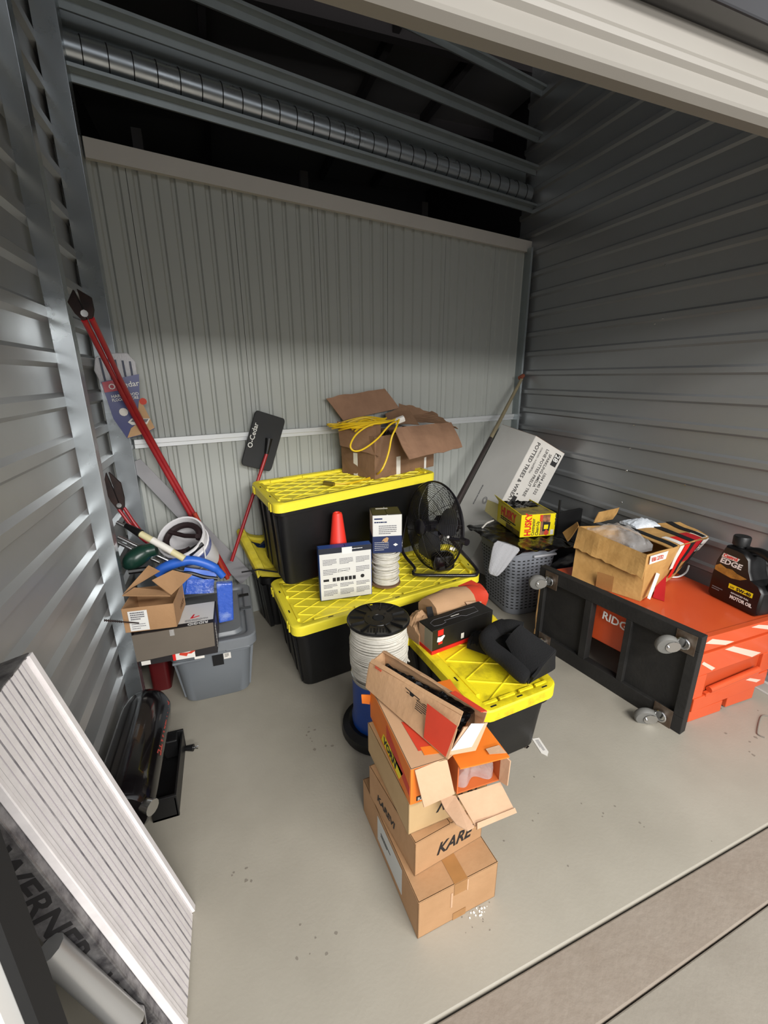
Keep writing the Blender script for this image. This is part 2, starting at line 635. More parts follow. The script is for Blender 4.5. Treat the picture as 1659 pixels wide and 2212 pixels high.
# girts above the back wall
for nm, zc, s0, lab in (('trim_4', 2.86, 0.0, 'lowest galvanized girt above the back wall'), ('trim_5', 3.115, 0.0, 'second galvanized girt above the back wall'),
                        ('trim_6', 3.33, 0.0, 'third galvanized girt above the back wall'), ('trim_7', 3.62, 0.0, 'uppermost galvanized girt near the roof')):
    rail(nm, s0, 3.14, 0, 0, 0.05, M_galv_dark, lab,
         [(0.0, zc - 0.045), (0.012, zc - 0.045), (0.012, zc - 0.01), (0.05, zc - 0.006), (0.05, zc + 0.01), (0.044, zc + 0.01), (0.044, zc), (0.0, zc)])
# seamed metal sheet between the girts, with the round duct catching the corridor light
b = MB().loft([[bwp(0, -0.09, 2.87), bwp(3.14, -0.09, 2.87), bwp(3.14, -0.1, 2.87), bwp(0, -0.1, 2.87)],
               [bwp(0, -0.09, 3.12), bwp(3.14, -0.09, 3.12), bwp(3.14, -0.1, 3.12), bwp(0, -0.1, 3.12)]])
struct(b.build('trim_8', M_galv_dark), 'dull metal sheet between the two lower girts')
duct = thing('round_duct', 'shiny round metal duct with evenly spaced ring seams above the back wall', 'duct', bwp(0.0, -0.03, 2.945))
b = MB()
b.tube([DB * 0.02, DB * 3.1], 0.066, 24)
b.build('duct_body', M_galv, duct, smooth=True)
seam = MB().tube([DB * -0.002, DB * 0.002], 0.0685, 24)
s0 = seam.build('duct_seam', M_black_matte, duct)
s0.location = DB * 0.13
for k in range(1, 30):
    q = s0.copy()
    COL.objects.link(q)
    q.location = DB * (0.13 + 0.1 * k)
# faint framing beyond the back wall
for k, (s, z) in enumerate(((0.33, 0), (1.3, 0), (2.3, 0))):
    a = bwp(s, -0.35, 2.3)
    struct(MB().box((a[0], a[1], 2.3), (a[0] + 0.05, a[1] + 0.05, 2.85)).build('trim_%d' % (9 + k), M_dark_ceiling), 'dim steel stud beyond the back wall')
struct(MB().loft([[bwp(0, -0.33, 2.66), bwp(3.1, -0.33, 2.66), bwp(3.1, -0.3, 2.66), bwp(0, -0.3, 2.66)], [bwp(0, -0.33, 2.72), bwp(3.1, -0.33, 2.72), bwp(3.1, -0.3, 2.72), bwp(0, -0.3, 2.72)]]).build('trim_12', M_dark_joist), 'dark rail beyond the back wall')

# ---- roof, outer shell
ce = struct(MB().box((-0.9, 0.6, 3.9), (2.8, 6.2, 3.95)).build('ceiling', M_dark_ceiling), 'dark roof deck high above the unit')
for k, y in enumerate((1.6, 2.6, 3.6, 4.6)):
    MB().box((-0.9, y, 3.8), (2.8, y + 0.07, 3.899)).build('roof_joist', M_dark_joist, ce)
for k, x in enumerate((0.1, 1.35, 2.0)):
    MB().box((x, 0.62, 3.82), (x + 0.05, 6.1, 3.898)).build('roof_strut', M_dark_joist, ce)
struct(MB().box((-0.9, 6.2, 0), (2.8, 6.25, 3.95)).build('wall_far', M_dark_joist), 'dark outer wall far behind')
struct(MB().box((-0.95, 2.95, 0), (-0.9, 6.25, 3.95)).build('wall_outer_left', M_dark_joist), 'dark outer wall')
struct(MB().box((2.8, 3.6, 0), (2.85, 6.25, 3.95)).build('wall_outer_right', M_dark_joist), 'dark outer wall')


# ---- steel posts along the left wall
def post(name, x0, x1, y0, y1, label):
    p = MB()
    t = 0.004
    lip = 0.02
    # C section, web facing the door
    prof = [(x0, y0), (x1, y0), (x1, y1), (x1 - lip, y1), (x1 - lip, y1 - t), (x1 - t, y1 - t), (x1 - t, y0 + t), (x0, y0 + t)]
    p.loft([[(q[0], q[1], 0.0) for q in prof], [(q[0], q[1], 3.9) for q in prof]])
    return struct(p.build(name, M_galv, bevel=0.0015), label)


post('trim_13', -0.582, -0.513, 2.08, 2.135, 'nearer galvanized steel stud on the left wall')
post('trim_14', -0.582, -0.487, 2.665, 2.74, 'galvanized steel corner stud where the left and back walls meet')
struct(MB().box((-0.6, 2.135, 0), (-0.596, 2.66, 0.06)).build('baseboard_left', M_galv), 'steel base track of the left wall')
# corner angle right
a = bwp(3.02, 0.0)
struct(MB().box((2.452, a[1] - 0.07, 0), (2.47, a[1] + 0.06, 2.55)).build('trim_15', M_galv_dark), 'dark steel corner angle between back and right walls')

# ---- door head and jamb (roll-up door)
def along(name, prof, m, label, xa=-0.75, xb=2.6, bevel=0.0):
    b = MB()
    b.loft([[(xa, fy(xa) + q[0], q[1]) for q in prof], [(xb, fy(xb) + q[0], q[1]) for q in prof]])
    return struct(b.build(name, m, bevel=bevel), label)


d1 = along('door_1', [(-0.002, 1.975), (-0.01, 1.964), (0.0, 1.957), (0.02, 1.957), (0.03, 1.97), (0.03, 3.25), (0.01, 3.25), (0.01, 2.2),
                      (0.004, 2.05), (0.004, 2.02), (-0.001, 2.012), (-0.001, 2.004), (0.004, 1.998)], M_slat, 'off-white bottom slat of the raised roll-up door')
along('trim_16', [(-0.035, 2.052), (0.006, 2.052), (0.006, 2.075), (-0.035, 2.083)], M_black_gloss, 'glossy dark seal bar across the door head', bevel=0.003)
along('trim_17', [(-0.03, 2.084), (0.006, 2.084), (0.006, 2.5), (-0.03, 2.5)], M_white, 'bright white head panel above the door')
# left jamb
struct(MB().box((-0.66, 0.52, -0.004), (-0.368, 0.60, 1.957)).build('trim_18', M_white, bevel=0.002), 'white steel door jamb at the left edge')
struct(MB().box((-0.367, 0.55, -0.004), (-0.352, 0.606, 1.957)).build('trim_19', M_black_matte), 'black guide strip on the left door jamb')
struct(MB().box((2.47, 0.63, 0.0), (2.8, 0.70, 2.0)).build('trim_20', M_white, bevel=0.002), 'white steel door jamb at the right')

# ================================================================ OBJECTS
def rm(o):
    return Matrix.LocRotScale(o.location, o.rotation_euler, None)


def wb(b, root, name, m, **k):
    """build a part given in room coordinates under its thing"""
    inv = rm(root).inverted()
    b.map(lambda x, y, z: inv @ Vector((x, y, z)))
    return b.build(name, m, root, **k)


def seam_line(root, dims, face, v=None):
    pass


def carton(name, label, x, y, z, yaw, L, W, H, m=None, top='closed', flaps=(), group=None, mi=None, warp=0.0, t=0.004, tape=None, cat='box', seamline=True):
    """cardboard carton, local origin at its near left bottom corner"""
    m = m or M_card
    mi = mi or M_card_in
    r = thing(name, label, cat, (x, y, z), yaw, group)
    b = MB()
    b.box((0, 0, 0), (L, W, t))
    b.sheet([(0, t / 2, 0), (L, t / 2, 0), (L, t / 2, H), (0, t / 2, H)], t, warp=warp, seed=1)
    b.sheet([(0, W - t / 2, 0), (L, W - t / 2, 0), (L, W - t / 2, H), (0, W - t / 2, H)], t, warp=warp, seed=2)
    b.sheet([(t / 2, 0, 0), (t / 2, W, 0), (t / 2, W, H), (t / 2, 0, H)], t, warp=warp, seed=3)
    b.sheet([(L - t / 2, 0, 0), (L - t / 2, W, 0), (L - t / 2, W, H), (L - t / 2, 0, H)], t, warp=warp, seed=4)
    b.build('carton_body', m, r, bevel=0.0012)
    if top == 'closed':
        # two long top flaps meeting in the middle
        for lo, hi in (((0, 0, H - t), (L / 2 - 0.001, W, H)), ((L / 2 + 0.001, 0, H - t), (L, W, H))) if tape != 'x' else (((0, 0, H - t), (L, W / 2 - 0.001, H)), ((0, W / 2 + 0.001, H - t), (L, W, H))):
            MB().box(lo, hi).build('top_flap', m, r, bevel=0.001)
    for i, fl_ in enumerate(flaps):
        side, ang, ln = fl_[:3]
        sk = fl_[3] if len(fl_) > 3 else 0.01
        a = R(ang)
        # outward horizontal and up
        if side == 'F':
            p0, p1, n = (0, 0, H), (L, 0, H), (0, 1)
        elif side == 'B':
            p0, p1, n = (L, W, H), (0, W, H), (0, -1)
        elif side == 'L':
            p0, p1, n = (0, W, H), (0, 0, H), (1, 0)
        else:
            p0, p1, n = (L, 0, H), (L, W, H), (-1, 0)
        d = Vector((n[0] * math.cos(a), n[1] * math.cos(a), math.sin(a))) * ln
        P0, P1 = Vector(p0), Vector(p1)
        e = (P1 - P0).normalized() * sk
        b = MB().sheet([P0, P1, P1 + d - e, P0 + d + e], t, warp=max(warp, 0.004), nx=8, ny=6, edge=0.006, seed=i + 3)
        b.build('flap', mi if 90 <= ang <= 300 else m, r)
    return r


# ---------------------------------------------------------------- the stack of cartons in front
bA = carton('cardboard_box', 'largest brown carton at the bottom of the front stack, standing on the floor', 0.372, 0.775, 0, 4, 0.273, 0.435, 0.15)
dA = (0.273, 0.435, 0.15)
decal(bA, face_frame('T', dA, 0.118, 0.0), 0.045, 0.3, M_tape, 'packing_tape')
decal(bA, face_frame('F', dA, 0.118, 0.105), 0.045, 0.045, M_tape, 'packing_tape')
decal(bA, face_frame('F', dA, 0.118, 0.0), 0.045, 0.028, M_tape, 'packing_tape')
decal(bA, face_frame('F', dA, 0.108, 0.06), 0.006, 0.06, M_card_in, 'torn_paper')
decal(bA, face_frame('F', dA, 0.163, 0.10), 0.004, 0.045, M_card_in, 'torn_paper')
lb = decal(bA, face_frame('L', dA, 0.14, 0.03), 0.19, 0.105, mat('plastic_pouch', '#c3c6c4', 0.3), 'address_label')
textlines(bA, face_frame('L', dA, 0.17, 0.075, off=0.0018), 0.08, 0.02, 2, M_ink, 3)

bB = carton('cardboard_box', 'brown carton printed KARB, second from the bottom of the front stack', 0.389, 0.842, 0.15, 8.4, 0.25, 0.30, 0.132)
dB = (0.25, 0.30, 0.132)
text('KARE', 0.062, face_frame('F', dB, 0.075, 0.035), M_ink, bB, bold=0.0012, sx=0.85, shear=0.35)
text('KAREVI', 0.038, face_frame('L', dB, 0.06, 0.045), M_ink, bB, bold=0.001, sx=0.95, shear=0.2)
bC = carton('cardboard_box', 'tan carton with upside-down black lettering, third from the bottom of the front stack', 0.379, 0.872, 0.282, 3, 0.27, 0.33, 0.123, m=mat('cardboard_pale', '#bd9f74', 0.85, var=0.35, vscale=7, col2='#a5865a'))
dC = (0.27, 0.33, 0.123)
text('KAREV', 0.05, face_frame('F', dC, 0.235, 0.078, rot=180), M_ink, bC, bold=0.001, sx=0.9, shear=0.2)

# upper two narrow orange cartons
bD = carton('cardboard_box', 'orange and tan carton with a square flap hanging down, left under the long battered carton', 0.381, 0.866, 0.405, 0, 0.113, 0.36, 0.126,
            m=mat('cardboard_light', '#c39c78', 0.8, var=0.3, vscale=8, col2='#b08a66'), top='open', mi=M_card_in)
dD = (0.113, 0.36, 0.126)
bD_t = MB().box((0, 0, 0.122), (0.113, 0.36, 0.126)).build('top_panel', MATS['cardboard_light'], bD, bevel=0.001)
decal(bD, face_frame('L', dD, 0.0, 0.0), 0.36, 0.126, M_orange_print, 'orange_print')
decal(bD, face_frame('L', dD, 0.12, 0.01, off=0.0016), 0.16, 0.06, M_yellow_print, 'yellow_print', poly=[(0, 0), (0.16, 0), (0.19, 0.05), (0.02, 0.04)])
decal(bD, face_frame('L', dD, 0.17, 0.03, off=0.0016), 0.15, 0.07, M_red, 'red_print', poly=[(0, 0.03), (0.19, 0.0), (0.19, 0.03), (0.0, 0.08)])
text('VORN', 0.04, face_frame('L', dD, 0.14, 0.018, off=0.0026), M_ink, bD, bold=0.0015, shear=0.3)
decal(bD, face_frame('T', dD, 0.035, 0.05), 0.08, 0.1, M_red, 'red_print', poly=[(0.01, 0.0), (0.077, -0.01), (0.077, 0.08), (0.005, 0.12)])
decal(bD, face_frame('T', dD, 0.055, 0.03, off=0.0014), 0.05, 0.03, M_orange_print, 'orange_print', poly=[(0, 0), (0.055, -0.01), (0.055, 0.02), (0.0, 0.03)])
decal(bD, face_frame('F', dD, 0.0, 0.0), 0.06, 0.126, M_orange_print, 'orange_print')
decal(bD, face_frame('F', dD, 0.018, 0.008, off=0.0016), 0.045, 0.016, M_ink, 'black_logo_patch')
text('RZ', 0.014, face_frame('F', dD, 0.022, 0.010, off=0.0026), M_white, bD, bold=0.0005)
b = MB().sheet([(0.3907, 0.8632, 0.5300), (0.4930, 0.8721, 0.5300), (0.4949, 0.8219, 0.4500), (0.4059, 0.8271, 0.4300)], 0.004, nx=6, ny=6, warp=0.004, seed=5)
wb(b, bD, 'flap', M_card_in)
b = MB().sheet([(0.381, 1.22, 0.50), (0.376, 1.222, 0.455), (0.352, 1.235, 0.46), (0.350, 1.232, 0.505)], 0.003, nx=6, ny=6, warp=0.02, seed=8)
wb(b, bD, 'torn_flap', M_orange_print)

bE = carton('cardboard_box', 'orange carton with open near end showing plastic bags, right under the long battered carton', 0.52, 0.85, 0.405, -1, 0.145, 0.34, 0.106,
            m=M_orange_print, top='open', mi=M_card_in)
# take the front wall away: rebuild body without it
for ch in list(bE.children):
    bpy.data.objects.remove(ch)
b = MB().box((0, 0, 0), (0.145, 0.34, 0.004)).box((0, 0.336, 0.004), (0.145, 0.34, 0.106)).box((0, 0, 0.004), (0.004, 0.336, 0.106)).box((0.141, 0, 0.004), (0.145, 0.336, 0.106))
b.build('carton_body', [mat('orange_carton_side', '#c8642a', 0.7, var=0.3)], bE, bevel=0.001)
b = MB().sheet([(0.0, -0.012, 0.106), (0.155, -0.02, 0.104), (0.145, 0.34, 0.106), (0.0, 0.34, 0.106)], 0.004, nx=8, ny=10, warp=0.003, seed=2)
b.build('top_panel', M_orange_print, bE)
decal(bE, face_frame('T', (0.145, 0.34, 0.112), 0.1, 0.0), 0.05, 0.03, M_card_in, 'bare_cardboard', poly=[(0, 0), (0.05, -0.012), (0.045, 0.02), (0.0, 0.02)])
b = MB().sheet([(0.142, 0.0, 0.0), (0.142, 0.0, 0.105), (0.152, -0.03, 0.10), (0.15, -0.03, 0.01)], 0.004)
b.build('side_flap', M_card_in, bE)
b = MB().sheet([(0.5211, 0.8469, 0.4030), (0.6619, 0.8430, 0.4030), (0.6728, 0.7704, 0.3600), (0.5416, 0.7743, 0.3600)], 0.004, nx=6, ny=6, warp=0.004, seed=9, edge=0.006)
wb(b, bE, 'front_flap', M_card_in)
b = MB().loft([[Vector(p) for p in ((0.4695, 0.8682, 0.4000), (0.5160, 0.8483, 0.4000), (0.5278, 0.7631, 0.3800), (0.5038, 0.7568, 0.3850), (0.4830, 0.7834, 0.3850), (0.4721, 0.8259, 0.3900))],
               [Vector(p) + Vector((0, 0, 0.004)) for p in ((0.4695, 0.8682, 0.4000), (0.5160, 0.8483, 0.4000), (0.5278, 0.7631, 0.3800), (0.5038, 0.7568, 0.3850), (0.4830, 0.7834, 0.3850), (0.4721, 0.8259, 0.3900))]])
wb(b, bE, 'curved_flap', M_card_in)
b = MB().sheet([(0.6717, 0.7695, 0.3650), (0.6722, 0.7799, 0.3720), (0.5454, 0.7772, 0.3720), (0.5390, 0.7656, 0.3650)], 0.008, nx=10, ny=2, warp=0.01, seed=19)
wb(b, bE, 'torn_edge', M_card_in)
pl = thing('plastic_bag', 'clear crumpled plastic bags inside the end-open orange carton', 'bag', (0.53, 0.87, 0.41))
MB().heap([(0, 0.0, 0), (0.12, 0.0, 0), (0.12, 0.25, 0), (0, 0.25, 0)], lambda u, v: (0, -0.012 * math.sin(u * 9), 0.03 + 0.05 * (1 - (2 * u - 1) ** 4) + 0.022 * noise.noise(Vector((u * 9, v * 12, 2)))), 24, 24).build('film', M_bubble, pl, smooth=True)

# long open carton on top
F1 = [Vector(p) for p in ((0.362, 1.215, 0.540), (0.490, 0.858, 0.536), (0.556, 0.905, 0.626), (0.384, 1.233, 0.622))]
G1 = [Vector(p) for p in ((0.450, 1.262, 0.540), (0.640, 0.925, 0.536), (0.632, 0.893, 0.622), (0.456, 1.281, 0.622))]
bF = thing('cardboard_box', 'long battered tan carton with red ends lying across the top of the front stack', 'box', (0.49, 0.858, 0.536))
cm = mat('cardboard_kraft', '#b8926e', 0.85, var=0.35, vscale=8, col2='#b28b62', bump=0.15, bscale=60)
wb(MB().sheet([F1[0], F1[1], F1[2], F1[3]], 0.004, nx=12, ny=4, warp=0.003, seed=1), bF, 'front_panel', cm)
wb(MB().sheet([F1[0], G1[0], G1[1], F1[1]], 0.004, nx=4, ny=4), bF, 'bottom_panel', cm)
wb(MB().sheet([G1[0], G1[1], G1[2], G1[3]], 0.004, nx=12, ny=4, warp=0.004, seed=3), bF, 'back_panel', cm)
wb(MB().sheet([F1[0], F1[3], G1[3], G1[0]], 0.004, nx=4, ny=4, warp=0.006, seed=5), bF, 'end_panel', cm)
# narrow top lips leaving a dark slot
tl = F1[3].lerp(F1[2], 0.0)
wb(MB().sheet([F1[3], F1[2], F1[2] + Vector((0.008, 0.006, 0.006)), F1[3] + Vector((0.012, 0.010, 0.006))], 0.004, nx=14, ny=2, warp=0.006, seed=8), bF, 'top_lip', cm)
wb(MB().sheet([G1[3], G1[2], G1[2] + Vector((-0.018, -0.002, 0.006)), G1[3] + Vector((-0.014, -0.006, 0.008))], 0.004, nx=14, ny=2, warp=0.008, seed=11, edge=0.008), bF, 'top_lip', cm)
# near end, partly open
wb(MB().sheet([(0.4972, 0.8695, 0.5360), (0.5785, 0.8605, 0.5380), (0.6253, 0.8772, 0.6050), (0.5478, 0.8771, 0.6100)], 0.004, nx=5, ny=5, warp=0.008, seed=14), bF, 'end_flap', M_card_in)
wb(MB().sheet([(0.5042, 0.8675, 0.5520), (0.5653, 0.8579, 0.5550), (0.6072, 0.8666, 0.6150), (0.5695, 0.8744, 0.6200)], 0.001), bF, 'shipping_label', M_label)
wb(MB().heap([F1[0] + Vector((0.036, -0.02, 0)), F1[1] + Vector((0.050, 0.02, 0)), G1[1] + Vector((-0.02, 0.01, 0)), G1[0] + Vector((-0.01, -0.03, 0))],
             lambda u, v: 0.066 + 0.012 * noise.noise(Vector((u * 14, v * 5, 0))), 30, 10, base=0.004), bF, 'film_wrapped_contents', M_black_film)
fx = (F1[1] - F1[0]).normalized()
fr = frame(F1[0], F1[1] - F1[0], y=F1[3] - F1[0])
fr2 = fr @ Matrix.Translation((0, 0, 0.0035))
decal(bF, Matrix.Translation(-bF.location) @ fr2 @ Matrix.Translation((0.285, 0.004, 0)), 0.09, 0.1, M_red, 'red_print', poly=[(0.0, 0.0), (0.088, 0.0), (0.096, 0.1), (-0.02, 0.098)])
textlines(bF, Matrix.Translation(-bF.location) @ fr2 @ Matrix.Translation((0.225, 0.06, 0)), 0.045, 0.03, 5, M_ink, 2)
decal(bF, Matrix.Translation(-bF.location) @ fr2 @ Matrix.Translation((0.19, 0.085, 0)), 0.02, 0.01, M_black_matte, 'hand_hole', poly=[(-0.02, 0.012), (0, 0.011), (0.004, 0.002), (0.016, 0.002), (0.022, 0.01), (0.045, 0.009), (0.045, 0.012), (-0.02, 0.0145)])
text('DEWP', 0.012, Matrix.Translation(-bF.location) @ fr2 @ Matrix.Translation((0.02, 0.085, 0)), M_red, bF, bold=0.0003)
wb(MB().sheet([G1[2] + Vector((-0.020, 0.0, 0.010)), G1[2] + Vector((0.0, 0.0, 0.006)), G1[2].lerp(G1[3], 0.27) + Vector((0, 0, 0.009)), G1[2].lerp(G1[3], 0.27) + Vector((-0.020, -0.006, 0.013))], 0.003), bF, 'red_print', M_red)


# ---------------------------------------------------------------- storage totes
def tote(name, label, corners, z0, H, mb, ml, group=None, lidkind='diamond', inset=0.05, Ln=None, Wn=None, lidlabel=None, lid=True, cell=0.062):
    """corners: lid outline FL, FR, BR, BL (x, y)"""
    c = [Vector((p[0], p[1], 0)) for p in corners]
    L = Ln or (c[1] - c[0]).length
    W = Wn or (c[3] - c[0]).length
    yaw = math.degrees(math.atan2((c[1] - c[0])[1], (c[1] - c[0])[0]))
    r = thing(name, label, 'storage tote', (c[0][0], c[0][1], z0), yaw, group)
    inv = rm(r).inverted()

    def mp(x, y, z):
        u, v = x / L, y / W
        p = c[0] * (1 - u) * (1 - v) + c[1] * u * (1 - v) + c[2] * u * v + c[3] * (1 - u) * v
        p = inv @ Vector((p[0], p[1], z0))
        return (p[0], p[1], z)
    rr = 0.055
    b = MB()
    rings = []
    e = 0.02
    for z, i_ in ((0, inset + 0.012), (0.012, inset), (H * 0.5, inset * 0.55 + 0.01), (H - 0.075, 0.028), (H - 0.074, 0.014), (H - 0.03, 0.012)):
        rings.append([(p[0], p[1], z) for p in rrect(L - 2 * i_, W - 2 * i_, rr, 5, i_, i_)])
    b.loft(rings)
    # vertical pilasters on the short sides and near the corners
    def pil(x0, x1, y0, y1, dx, dy):
        k = inset
        lo = [(x0, y0), (x1, y0), (x1, y1), (x0, y1)]
        b.loft([[(p[0] + dx * (k - 0.02), p[1] + dy * (k - 0.02), 0.02) for p in lo], [(p[0], p[1], H - 0.08) for p in lo]])
    for v in (0.18, 0.36, 0.64, 0.82):
        pil(0.016, 0.04, v * W - 0.02, v * W + 0.02, 1, 0)
        pil(L - 0.04, L - 0.016, v * W - 0.02, v * W + 0.02, -1, 0)
    b.map(mp)
    b.build('tote_body', mb, r, smooth=True)
    if not lid:
        return r, mp, L, W
    t = H
    b = MB()
    rings = []
    prof = [(0.004, t - 0.052), (0.0, t - 0.05), (0.0, t - 0.006), (0.006, t), (0.036, t), (0.042, t - 0.004), (0.046, t - 0.016), (0.05, t - 0.016)]
    for i_, z in prof:
        rings.append([(p[0], p[1], z) for p in rrect(L - 2 * i_, W - 2 * i_, max(rr - i_ * 0.6, 0.012), 5, i_, i_)])
    b.loft(rings, False, True)
    i_ = 0.02
    b.loft([[(p[0], p[1], t - 0.052) for p in rrect(L - 2 * i_, W - 2 * i_, rr, 5, i_, i_)], [(p[0], p[1], t - 0.03) for p in rrect(L - 2 * i_, W - 2 * i_, rr, 5, i_, i_)]], True, False)
    b.map(mp)
    ld = b.build('lid', ml, r, smooth=True, label=lidlabel)
    if lidkind == 'diamond':
        g = MB()
        x0, x1, y0, y1 = 0.06, L - 0.06, 0.06, W - 0.06
        for sgn in (1, -1):
            k = -30
            sl = 0.62 * sgn
            while k < 60:
                cst = k * cell * 1.55
                k += 1
                pts = []
                # line y = y0 + sl*(x - x0) + off
                off = cst if sgn > 0 else cst
                for xx in (x0, x1):
                    yy = y0 + sl * (xx - x0) + off
                    if y0 <= yy <= y1:
                        pts.append((xx, yy))
                for yy in (y0, y1):
                    xx = x0 + (yy - y0 - off) / sl
                    if x0 < xx < x1:
                        pts.append((xx, yy))
                if len(pts) >= 2:
                    a, d = Vector((*pts[0], 0)), Vector((*pts[1], 0))
                    if (a - d).length > 0.03:
                        n = (d - a).normalized().orthogonal()
                        n = Vector((-(d - a).normalized()[1], (d - a).normalized()[0], 0)) * 0.0028
                        g.loft([[a + n + Vector((0, 0, t - 0.0165)), d + n + Vector((0, 0, t - 0.0165)), d - n + Vector((0, 0, t - 0.0165)), a - n + Vector((0, 0, t - 0.0165))],
                                [a + n * .5 + Vector((0, 0, t - 0.0115)), d + n * .5 + Vector((0, 0, t - 0.0115)), d - n * .5 + Vector((0, 0, t - 0.0115)), a - n * .5 + Vector((0, 0, t - 0.0115))]])
        g.map(mp)
        g.build('diamond_ribbing', ml, ld)
        # raised bars inside the rim, moulded lugs on the skirt, padlock slots: one object each
        def piece(lo, hi, nm, m_, bev=0.0):
            MB().box(lo, hi).map(mp).build(nm, m_, ld, bevel=bev)
        for (a0, a1) in ((0.10, 0.26), (0.29, 0.48), (0.54, 0.72), (0.75, 0.9)):
            piece((a0 * L, 0.043, t - 0.016), (a1 * L, 0.058, t + 0.001), 'rim_bar', ml, 0.002)
            piece((a0 * L, W - 0.058, t - 0.016), (a1 * L, W - 0.043, t + 0.001), 'rim_bar', ml, 0.002)
        for (a0, a1) in ((0.14, 0.42), (0.58, 0.86)):
            piece((0.043, a0 * W, t - 0.016), (0.058, a1 * W, t + 0.001), 'rim_bar', ml, 0.002)
            piece((L - 0.058, a0 * W, t - 0.016), (L - 0.043, a1 * W, t + 0.001), 'rim_bar', ml, 0.002)
        for yy in (0.13, 0.19, 0.81, 0.87):
            piece((-0.006, yy * W - 0.006, t - 0.055), (0.004, yy * W + 0.006, t - 0.012), 'corner_lug', ml, 0.002)
            piece((L - 0.004, yy * W - 0.006, t - 0.055), (L + 0.006, yy * W + 0.006, t - 0.012), 'corner_lug', ml, 0.002)
        for xx in (0.17, 0.5, 0.83):
            piece((xx * L - 0.014, 0.02, t - 0.001), (xx * L + 0.014, 0.027, t + 0.0006), 'padlock_slot', M_black_matte)
            piece((xx * L - 0.014, W - 0.027, t - 0.001), (xx * L + 0.014, W - 0.02, t + 0.0006), 'padlock_slot', M_black_matte)
        for yy in (0.3, 0.7):
            piece((0.02, yy * W - 0.014, t - 0.001), (0.027, yy * W + 0.014, t + 0.0006), 'padlock_slot', M_black_matte)
            piece((L - 0.027, yy * W - 0.014, t - 0.001), (L - 0.02, yy * W + 0.014, t + 0.0006), 'padlock_slot', M_black_matte)
    return r, mp, L, W


tote('storage_tote', 'long black tote with yellow lid in the middle, carrying the fan and the traffic cone', [(0.204, 1.90), (1.392, 2.13), (1.47, 2.69), (0.15, 2.50)], 0, 0.395, M_black_pl, M_yellow)
tote('storage_tote', 'large black tote with yellow lid raised at the back, carrying the open brown carton', [(0.186, 2.17), (1.297, 2.60), (1.215, 3.13), (0.107, 2.76)], 0.455, 0.495, M_black_pl, M_yellow)
tote('storage_tote', 'smaller black tote with dirty yellow lid beside the wire spool, under the black bag', [(0.809, 1.165), (1.200, 1.206), (1.27, 1.87), (0.735, 1.90)], 0, 0.33, M_black_pl, M_yellow_dirty, cell=0.10)
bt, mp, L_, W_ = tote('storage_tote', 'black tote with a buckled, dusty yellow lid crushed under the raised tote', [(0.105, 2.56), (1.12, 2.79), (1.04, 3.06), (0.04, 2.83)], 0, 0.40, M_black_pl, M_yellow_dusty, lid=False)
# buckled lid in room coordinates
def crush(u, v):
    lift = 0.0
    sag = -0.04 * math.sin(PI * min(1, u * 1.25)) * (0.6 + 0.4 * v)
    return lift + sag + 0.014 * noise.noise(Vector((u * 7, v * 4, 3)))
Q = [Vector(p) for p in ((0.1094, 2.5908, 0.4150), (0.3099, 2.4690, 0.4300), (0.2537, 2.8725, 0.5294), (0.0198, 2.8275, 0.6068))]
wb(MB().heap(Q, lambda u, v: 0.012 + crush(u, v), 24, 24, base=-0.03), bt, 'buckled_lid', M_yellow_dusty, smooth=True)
def Qp(u, v, dz=0):
    p = Q[0] * (1 - u) * (1 - v) + Q[1] * u * (1 - v) + Q[2] * u * v + Q[3] * (1 - u) * v
    return p + Vector((0, 0, 0.012 + crush(u, v) + dz))
rim = MB()
rings = []
for k in range(13):
    v = k / 12
    p = Qp(0, v)
    rings.append([p + Vector((-0.02, 0, -0.055)), p + Vector((-0.026, 0, 0.0)), p + Vector((-0.014, 0, 0.014)), p + Vector((0.022, 0, 0.014)), p + Vector((0.03, 0, -0.004))])
rim.loft(rings)
rings = []
for k in range(9):
    u = k / 8 * 0.9
    p = Qp(u, 1)
    rings.append([p + Vector((0, 0.02, -0.05)), p + Vector((0, 0.026, 0.0)), p + Vector((0, 0.012, 0.016)), p + Vector((0, -0.03, 0.012)), p + Vector((0, -0.036, -0.006))])
rim.loft(rings)
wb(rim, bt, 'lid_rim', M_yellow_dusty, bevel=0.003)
cr = MB()
pts = [(0.16, 0.78), (0.3, 0.83), (0.42, 0.80), (0.6, 0.90), (0.85, 0.88), (0.62, 0.82), (0.5, 0.72), (0.3, 0.70)]
cr.loft([[Qp(u, v, 0.004) for u, v in pts], [Qp(u, v, 0.008) for u, v in pts]])
wb(cr, bt, 'torn_hole', M_navy)
wb(MB().sheet([(0.2185, 2.7725, 0.5300), (0.2307, 2.5984, 0.5300), (0.2558, 2.5842, 0.4700), (0.2186, 2.6417, 0.4900)], 0.002), bt, 'paper_scrap', M_card_in)
